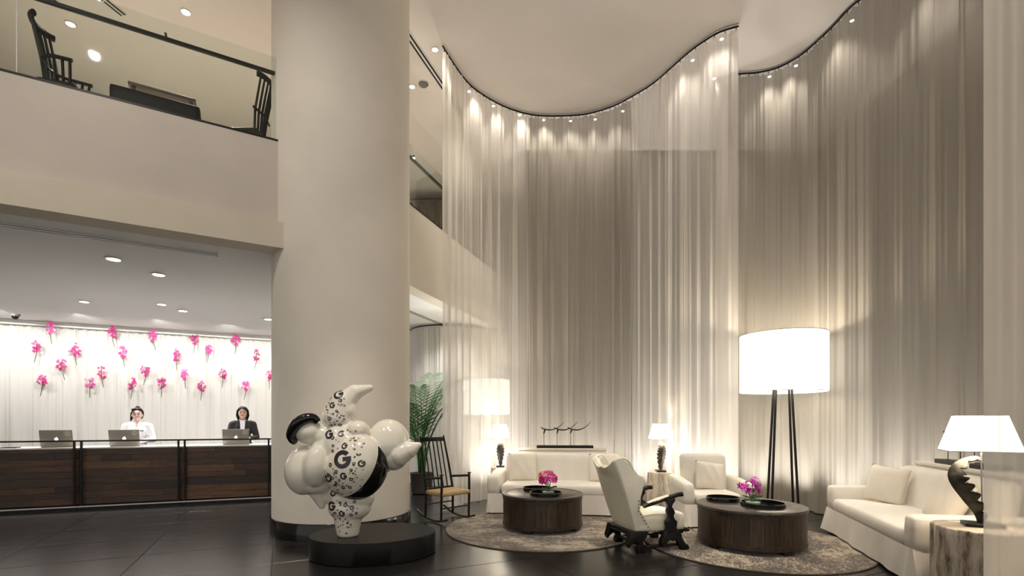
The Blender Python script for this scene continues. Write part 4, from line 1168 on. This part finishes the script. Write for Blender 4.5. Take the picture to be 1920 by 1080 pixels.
def laptop(label, s, back, yaw=0.0):
    p = cpos(s, back, CT)
    t = thing('laptop', label, 'laptop', tuple(p), CA + yaw, 'reception laptops')
    W, D, H = 0.42, 0.28, 0.27
    rbox('keyboard_base', (0, D/2, 0.009), (W, D, 0.014), 0.004, M['laptop'], t)
    MB().box((0, D*.45, 0.0168),(W*.86,D*.42,0.002)).build('keys', M['black_satin'], t, smooth=False)
    Mx = Matrix.Translation((0,-0.004,0.014)) @ Matrix.Rotation(R(12),4,'X')
    lid = rbox('lid', (0,0,H/2), (W,0.009,H), 0.004, M['laptop'], t, M_=Mx)
    MB().box((0,0.0055,H/2),(W*.94,0.002,H*.9),Mx).build('screen', mat_screen, lid, smooth=False)
    # fruit-shaped mark and round sticker on the back of the lid
    MB().ell((-0.010,-0.0048,H*.46),(0.017,0.0012,0.021),M=Mx,n=12,m=8).ell((0.008,-0.0048,H*.46),(0.017,0.0012,0.021),M=Mx,n=12,m=8).ell((0.006,-0.0048,H*.46+.030),(0.005,0.001,0.010),(0,R(35),0),M=Mx,n=8,m=6).build('logo', M['laptop_logo'], lid)
    Ms = Mx @ Matrix.Translation((W*.345,-0.0046,H*.79)) @ Matrix.Rotation(R(90),4,'X')
    MB().lathe([(0.0001,0.0012),(0.044,0.0012),(0.044,0.0)],28,Ms).build('sticker', M['sticker'], lid)
    MB().lathe([(0.034,0.0016),(0.040,0.0016)],28,Ms,cap=False).build('sticker_ring', M['sticker_dark'], lid)
    m = MB(); m.tube([Ms @ Vector((-0.022,-0.004,0.002)),Ms @ Vector((-0.008,0.012,0.002)),Ms @ Vector((0.010,0.010,0.002)),Ms @ Vector((0.022,-0.006,0.002))],0.004,5)
    m.tube([Ms @ Vector((-0.012,-0.014,0.002)),Ms @ Vector((0.0,-0.002,0.002)),Ms @ Vector((0.014,-0.016,0.002))],0.003,5); m.build('sticker_print', M['sticker_dark'], lid)
    return t
mat_screen = mat('laptop_screen', (0.05,0.05,0.06), 0.2, emit=(0.80,0.86,1.0), estr=1.0)
laptop('grey laptop standing open with nobody behind it, at the left', 0.56, 0.30)
laptop('grey laptop in front of the woman in white', 1.45, 0.30)
laptop('grey laptop in front of the woman in the dark blazer', 3.08, 0.30)
tb = rbox('desk_tablet', (0,0,0.008), (0.20,0.14,0.014), 0.004, M['black_satin'], None, M_=Matrix.Rotation(0,4,'Z')); tb.location = cpos(-0.02,0.30,CT); tb.rotation_euler.z = CA
tag(tb, 'small dark tablet lying on the reception worktop at the left edge', 'tablet')

# orchids pinned to the reception curtain
sprig_px = [(95,617),(69,652),(141,657),(117,685),(80,715),(211,625),(231,661),(191,700),(169,719),(274,696),(248,722),(288,631),(303,719),(331,669),(347,704),(378,726),(365,638),(392,655),(418,703),(442,640),(481,668),(461,726),(505,706),(515,645)]
sprig_px.sort()
bl_s = [blossom_mesh('blossoms', 0.034, M[k]) for k in ('petal_a','petal_b','petal_c')]
for i, (px, py) in enumerate(sprig_px):
    rr = random.Random(100+i)
    k = (px-960)/F
    # where the sight line meets the curtain wall, a hand's breadth in front of it
    base = RC0 + rcn*0.11
    Yc = (base.x*rcd.y - base.y*rcd.x) / (k*rcd.y - rcd.x)
    p = at(px, py, Yc)
    row = 'upper' if py < 650 else ('middle' if py < 695 else 'lower')
    t = thing('orchid_sprig', 'pink orchid sprig in the %s rows on the white curtain, %s from the left' % (row, ORD[i]), 'flower', tuple(p), math.atan2(rcd.y, rcd.x), 'orchid sprigs on the reception curtain')
    m = MB(); w_, h_ = rr.uniform(0.060,0.088), rr.uniform(0.115,0.155)
    for q in range(rr.randint(20,27)):
        a = rr.uniform(0,6.28); q_ = math.sqrt(rr.random())
        c = Vector((w_*q_*math.cos(a), -0.02+rr.uniform(-.03,.03), h_*q_*math.sin(a)+0.02))
        d = Vector((c.x*2, -0.25, c.z)); Mx = Matrix.Translation(c) @ d.to_track_quat('Z','Y').to_matrix().to_4x4()
        s_ = rr.uniform(0.024,0.038)
        for e in range(5):
            Me = Mx @ Matrix.Rotation(e*1.2566+rr.random(),4,'Z')
            m.add([(0,0,0),(s_*.6,-s_*.34,s_*.1),(s_,0,0.0),(s_*.6,s_*.34,s_*.1)], [(0,1,2,3)], Me)
    m.build('blossoms', M[('petal_a','petal_a','petal_b')[i % 3]], t, smooth=False, fix=False)
    bend = rr.uniform(-0.05,0.05)
    MB().tube([(0,-0.02,0.08),(0,-0.015,-0.12),(bend*.5,-0.01,-0.22),(bend,-0.005,-0.31)], [0.009,0.009,0.008,0.006], 6).build('stem', M['stem'], t)

# ================================================================== PEOPLE
def hand(pr, wrist, fwd, side):
    """palm and five fingers, curled over the keys"""
    f = Vector(fwd).normalized(); l = Vector((0,0,1)).cross(f).normalized()*side; up = Vector((0,0,1))
    w_ = Vector(wrist); palm = w_ + f*0.05
    pr.append(('c', w_, 0.022, w_+f*0.02, 0.024))
    for k in (-1,0,1): pr.append(('c', w_+f*0.015+l*k*0.014, 0.014, w_+f*0.085+l*k*0.024, 0.012))
    for k, ln in ((-1.5,0.060),(-0.5,0.072),(0.5,0.076),(1.5,0.066)):
        r0 = w_ + f*0.082 + l*k*0.019; r1 = r0 + f*ln*0.5 + up*0.008 + l*k*0.003; r2 = r1 + f*ln*0.40 - up*0.022
        pr.append(('c', r0, 0.0092, r1, 0.0085)); pr.append(('c', r1, 0.0085, r2, 0.0072))
    th = w_ + f*0.025 + l*(2.0)*0.013; pr.append(('c', th, 0.012, th+f*0.035+l*0.020-up*0.006, 0.010)); pr.append(('c', th+f*0.035+l*0.020-up*0.006, 0.010, th+f*0.062+l*0.022-up*0.012, 0.008))
def person(label, x, y, rz, H, style):
    t = thing('person', label, 'person', (x, y, 0), rz); sc = H/1.62; t.scale = (sc,)*3
    sk = M['skin_light'] if style == 'white' else M['skin']
    hz = 1.505   # head centre
    pr = [('e',(0,-0.005,hz),(0.073,0.090,0.112)), ('e',(0,-0.030,hz-0.055),(0.052,0.058,0.055)), ('e',(0,0.012,hz+0.035),(0.076,0.088,0.078)),
          ('c',(0,-0.088,hz+0.004),0.008,(0,-0.103,hz-0.022),0.012), ('e',(-0.034,-0.070,hz-0.022),(0.024,0.018,0.022)), ('e',(0.034,-0.070,hz-0.022),(0.024,0.018,0.022)),
          ('e',(0,-0.082,hz-0.055),(0.024,0.014,0.013)), ('e',(0,-0.075,hz-0.090),(0.022,0.018,0.016)),
          ('e',(-0.076,0.008,hz-0.012),(0.010,0.018,0.028)), ('e',(0.076,0.008,hz-0.012),(0.010,0.018,0.028)),
          ('c',(0,0.018,hz-0.06),0.047,(0,0.025,1.33),0.052),
          ('e',(0,0.02,1.22),(0.155,0.095,0.15)), ('e',(0,0.02,1.03),(0.125,0.085,0.14)), ('e',(0,0.02,0.90),(0.155,0.105,0.12)), ('c',(-0.13,0.02,1.31),0.05,(0.13,0.02,1.31),0.05)]
    for s in (-1,1):
        sh = (s*0.165,0.02,1.295); el = (s*0.225,0.0,1.055); wr = (s*0.105,-0.245,1.045)
        pr += [('c',sh,0.050,el,0.038), ('c',el,0.038,wr,0.024)]
        hand(pr, wr, (-s*0.15,-1,-0.08), s*-1)
        hip = (s*0.085,0.02,0.86); kn = (s*0.09,0.0,0.48); an = (s*0.09,0.03,0.09)
        pr += [('c',hip,0.085,kn,0.055), ('c',kn,0.053,an,0.036), ('c',(s*0.09,0.04,0.045),0.040,(s*0.10,-0.12,0.030),0.030)]
    body = blob('body', pr, sk, t, voxel=0.0065, smooth=3)
    for s in (-1,1):
        MB().ell((s*0.031,-0.0865,hz+0.004),(0.013,0.006,0.006),n=10,m=6).build('eye', M['eye'], t)
        MB().tube([(s*0.018,-0.094,hz+0.024),(s*0.032,-0.093,hz+0.029),(s*0.048,-0.082,hz+0.024)],0.0035,6).build('eyebrow', M['hair'], t)
    MB().ell((0,-0.0945,hz-0.052),(0.021,0.006,0.006),n=10,m=6).build('lips', M['lips'], t)
    # clothing follows the body, a little larger
    tor = [('e',(0,0.02,1.215),(0.172,0.112,0.155)), ('e',(0,0.02,1.03),(0.145,0.102,0.15)), ('e',(0,0.02,0.90),(0.172,0.122,0.115)), ('c',(-0.135,0.022,1.305),0.062,(0.135,0.022,1.305),0.062)]
    for s in (-1,1):
        tor += [('c',(s*0.165,0.02,1.295),0.062,(s*0.228,0.0,1.055),0.050), ('c',(s*0.228,0.0,1.055),0.050,(s*0.120,-0.215,1.045),0.034)]
    legs = []
    for s in (-1,1): legs += [('c',(s*0.085,0.02,0.88),0.098,(s*0.09,0.0,0.48),0.068), ('c',(s*0.09,0.0,0.48),0.066,(s*0.09,0.03,0.11),0.058)]
    legs.append(('e',(0,0.02,0.90),(0.166,0.116,0.10)))
    blob('trousers', legs, M['trousers'], t, voxel=0.012, smooth=3)
    for s in (-1,1): blob('shoe', [('c',(s*0.09,0.05,0.045),0.045,(s*0.10,-0.13,0.034),0.034)], M['black_gloss'], t, voxel=0.012, smooth=2)
    if style == 'white':
        blob('blouse', tor, M['white_cotton'], t, voxel=0.009, smooth=4)
        # open V neckline of skin
        MB().add([(-0.040,-0.060,1.372),(0.040,-0.060,1.372),(0,-0.108,1.285),(-0.022,-0.092,1.33),(0.022,-0.092,1.33)], [(0,3,4,1),(3,2,4)]).build('neckline', sk, t)
        MB().box((0.075,-0.108,1.215),(0.055,0.008,0.014)).build('name_badge', M['black_satin'], t, bevel=0.002)
        hr = [('e',(0,0.028,hz+0.035),(0.088,0.098,0.090)), ('e',(0,0.055,hz-0.02),(0.082,0.072,0.085)), ('e',(0,0.055,hz+0.125),(0.034,0.034,0.030)),
              ('c',(-0.078,0.02,hz+0.02),0.022,(-0.092,0.035,hz-0.10),0.016), ('c',(-0.06,-0.055,hz+0.085),0.020,(0.055,-0.055,hz+0.085),0.018), ('c',(0.076,0.0,hz+0.05),0.018,(0.082,0.02,hz-0.02),0.012)]
        blob('hair', hr, M['hair'], t, voxel=0.007, smooth=3)
        gl = MB()
        for s in (-1,1):
            gl.tube([(s*0.033+0.025*math.cos(a*math.pi/8), -0.104, hz+0.002+0.018*math.sin(a*math.pi/8)) for a in range(17)], 0.0022, 5, cap=False)
            gl.tube([(s*0.058,-0.102,hz+0.004),(s*0.079,0.0,hz+0.004)],0.002,5)
        gl.tube([(-0.008,-0.105,hz+0.004),(0.008,-0.105,hz+0.004)],0.002,5); gl.build('glasses', M['black_metal'], t)
    else:
        blob('blazer', tor, M['blazer'], t, voxel=0.009, smooth=4)
        MB().add([(-0.045,-0.062,1.372),(0.045,-0.062,1.372),(0.034,-0.118,1.22),(-0.034,-0.118,1.22),(0.022,-0.124,1.06),(-0.022,-0.124,1.06)], [(0,3,2,1),(3,5,4,2)]).build('white_shirt', M['white_cotton'], t)
        for s in (-1,1):
            MB().add([(s*0.046,-0.058,1.376),(s*0.085,-0.075,1.345),(s*0.066,-0.122,1.20),(s*0.024,-0.130,1.05),(s*0.034,-0.126,1.20)], [(0,1,2,4),(4,2,3)]).build('lapel', M['blazer'], t)
        MB().box((0.088,-0.116,1.20),(0.040,0.006,0.012)).build('name_badge', M['steel'], t, bevel=0.002)
        hr = [('e',(0,0.026,hz+0.035),(0.090,0.100,0.090)), ('e',(0,0.055,hz-0.03),(0.088,0.072,0.10)), ('c',(0.01,-0.055,hz+0.088),0.020,(-0.058,-0.05,hz+0.06),0.018), ('c',(0.02,-0.058,hz+0.085),0.020,(0.062,-0.045,hz+0.055),0.018)]
        for s in (-1,1): hr += [('c',(s*0.078,-0.012,hz+0.04),0.022,(s*0.084,-0.005,hz-0.05),0.026), ('c',(s*0.084,-0.005,hz-0.05),0.026,(s*0.070,-0.005,hz-0.125),0.016)]
        blob('hair', hr, M['hair'], t, voxel=0.007, smooth=3)
    return t
person('woman in white blouse and glasses, hair tied up, working at the reception laptop', -6.72, 8.80, CA + R(10), 1.64, 'white')
person('woman in dark checked blazer with a black bob at the reception laptop', -5.12, 9.33, CA + R(6), 1.68, 'blazer')

# ================================================================== UPPER GALLERY FURNITURE
def windsor(label, x, y, rz, sc=1.0, wsc=0.75, arms=True):
    t = thing('windsor_chair', label, 'chair', (x, y, FL2), rz, 'black spindle chairs on the gallery'); t.scale = (wsc, wsc, sc)
    bw = M['black_wood']; W = 0.50
    soft_box('seat', (0,0,0.43), (0.50,0.46,0.05), 0.022, bw, t)
    for sx in (-1,1):
        for sy in (-1,1): MB().tube([(sx*0.17,sy*0.15,0.41),(sx*0.24,sy*0.22,0.0)], [0.022,0.014], 8).build('leg', bw, t)
        MB().tube([(sx*0.205,-0.185,0.2),(sx*0.205,0.185,0.2)], 0.011, 6).build('stretcher', bw, t)
    # arm bow: horseshoe
    pts = [(-0.29,-0.22,0.66)] + [(0.28*math.sin(a), 0.0+0.24*math.cos(a), 0.675) for a in [R(-90+15*k) for k in range(13)]] + [(0.29,-0.22,0.66)]
    if arms: MB().tube(pts, 0.026, 8, flat=0.75).build('arm_bow', bw, t)
    else: MB().tube([(-0.27,0.19,0.69),(0,0.245,0.69),(0.27,0.19,0.69)], 0.018, 8).build('mid_rail', bw, t)
    for sx in (-1,1) if arms else ():
        for y0 in (-0.19,-0.10,0.0): MB().tube([(sx*0.235,y0*.9,0.45),(sx*0.285,y0,0.665)], 0.020, 6).build('arm_spindle', bw, t)
    crest = []
    for k in range(7):
        a = R(-48+16*k); crest.append((0.30*math.sin(a), 0.16+0.20*math.cos(a), 1.09))
        MB().tube([(0.20*math.sin(a*1.05),0.02+0.19*math.cos(a),0.45),(0.26*math.sin(a),0.05+0.195*math.cos(a),0.69),(0.29*math.sin(a),0.16+0.20*math.cos(a),1.09)], [0.022,0.022,0.018], 6).build('spindle', bw, t)
    crest = [(crest[0][0]-0.04,crest[0][1]-0.05,1.09)] + crest + [(crest[-1][0]+0.04,crest[-1][1]-0.05,1.09)]
    MB().tube(crest, 0.036, 8, flat=1.0).build('crest_rail', bw, t)
    return t
windsor('black spindle-back armchair behind the gallery glass at the far left', -5.05, 5.54, R(108), 1.06)
windsor('black spindle-back chair without arms behind the gallery glass beside the column', -3.42, 6.42, R(-90), 1.06, 0.75, False)
BA = math.atan2(D1.y, D1.x)
bp = Q1 - D1*1.35 + N1*0.50
t = thing('bench', 'low black upholstered bench behind the gallery glass', 'bench', (bp.x, bp.y, FL2), BA)
soft_box('seat', (0,0,0.26), (0.84,0.42,0.34), 0.03, M['dark_upholstery'], t)
for sx in (-1,1):
    for sy in (-1,1): MB().tube([(sx*.36,sy*.15,0.12),(sx*.36,sy*.15,0)], 0.02, 8).build('leg', M['black_wood'], t)
bp = Q1 - D1*1.34 + N1*0.98
t = thing('gallery_table', 'brown wooden table top showing above the black bench', 'table', (bp.x, bp.y, FL2), BA)
rbox('tabletop', (0,0,0.755), (0.68,0.40,0.035), 0.008, M['brown_wood'], t)
for sx in (-1,1):
    for sy in (-1,1): rbox('leg', (sx*.29,sy*.15,0.37), (0.04,0.04,0.74), 0.005, M['brown_wood'], t)

# ================================================================== PALM
def palm(label, x, y):
    t = thing('potted_palm', label, 'palm', (x, y, 0)); rr = random.Random(12)
    MB().lathe([(0.15,0.0),(0.20,0.02),(0.22,0.38),(0.235,0.40),(0.21,0.40),(0.20,0.36),(0.0001,0.35)], 28).build('pot', M['pot'], t)
    for k in range(18):
        a = rr.uniform(0, 6.28); h = rr.uniform(1.5,2.75); sp = rr.uniform(0.30,0.95)
        b0 = Vector((rr.uniform(-.06,.06), rr.uniform(-.06,.06), 0.35))
        pts = []
        for i in range(15):
            u = i/14
            pts.append(b0 + Vector((math.cos(a)*sp*u**1.8, math.sin(a)*sp*u**1.8, h*(u - 0.24*u**3.2))))
        fr = MB().tube(pts, [0.012*(1-.8*i/14)+.002 for i in range(15)], 5)
        for i in range(5, 15):
            for sub in (0.0, 0.5):
                if i == 14 and sub: continue
                p = pts[i].lerp(pts[min(14,i+1)], sub); d = (pts[min(14,i+1)] - pts[i-1]).normalized()
                sd = d.cross(Vector((0,0,1))); sd = sd.normalized() if sd.length > 1e-3 else Vector((1,0,0))
                L_ = 0.42*(1-0.5*abs((i-8)/8.0))*rr.uniform(.85,1.1)
                for s in (-1,1):
                    tip = p + (sd*s*0.8 + d*0.65 + Vector((0,0,-0.18))).normalized()*L_
                    mid = p.lerp(tip, .45) + Vector((0,0,0.02)); wd = d*0.0105
                    fr.add([p-wd*.3, mid-wd, tip, mid+wd, p+wd*.3], [(0,1,2,3,4)])
        fr.build('frond', M['leaf'], t, fix=False, smooth=False)
    return t
palm('green areca palm in a dark pot beyond the column', -1.76, 9.55)
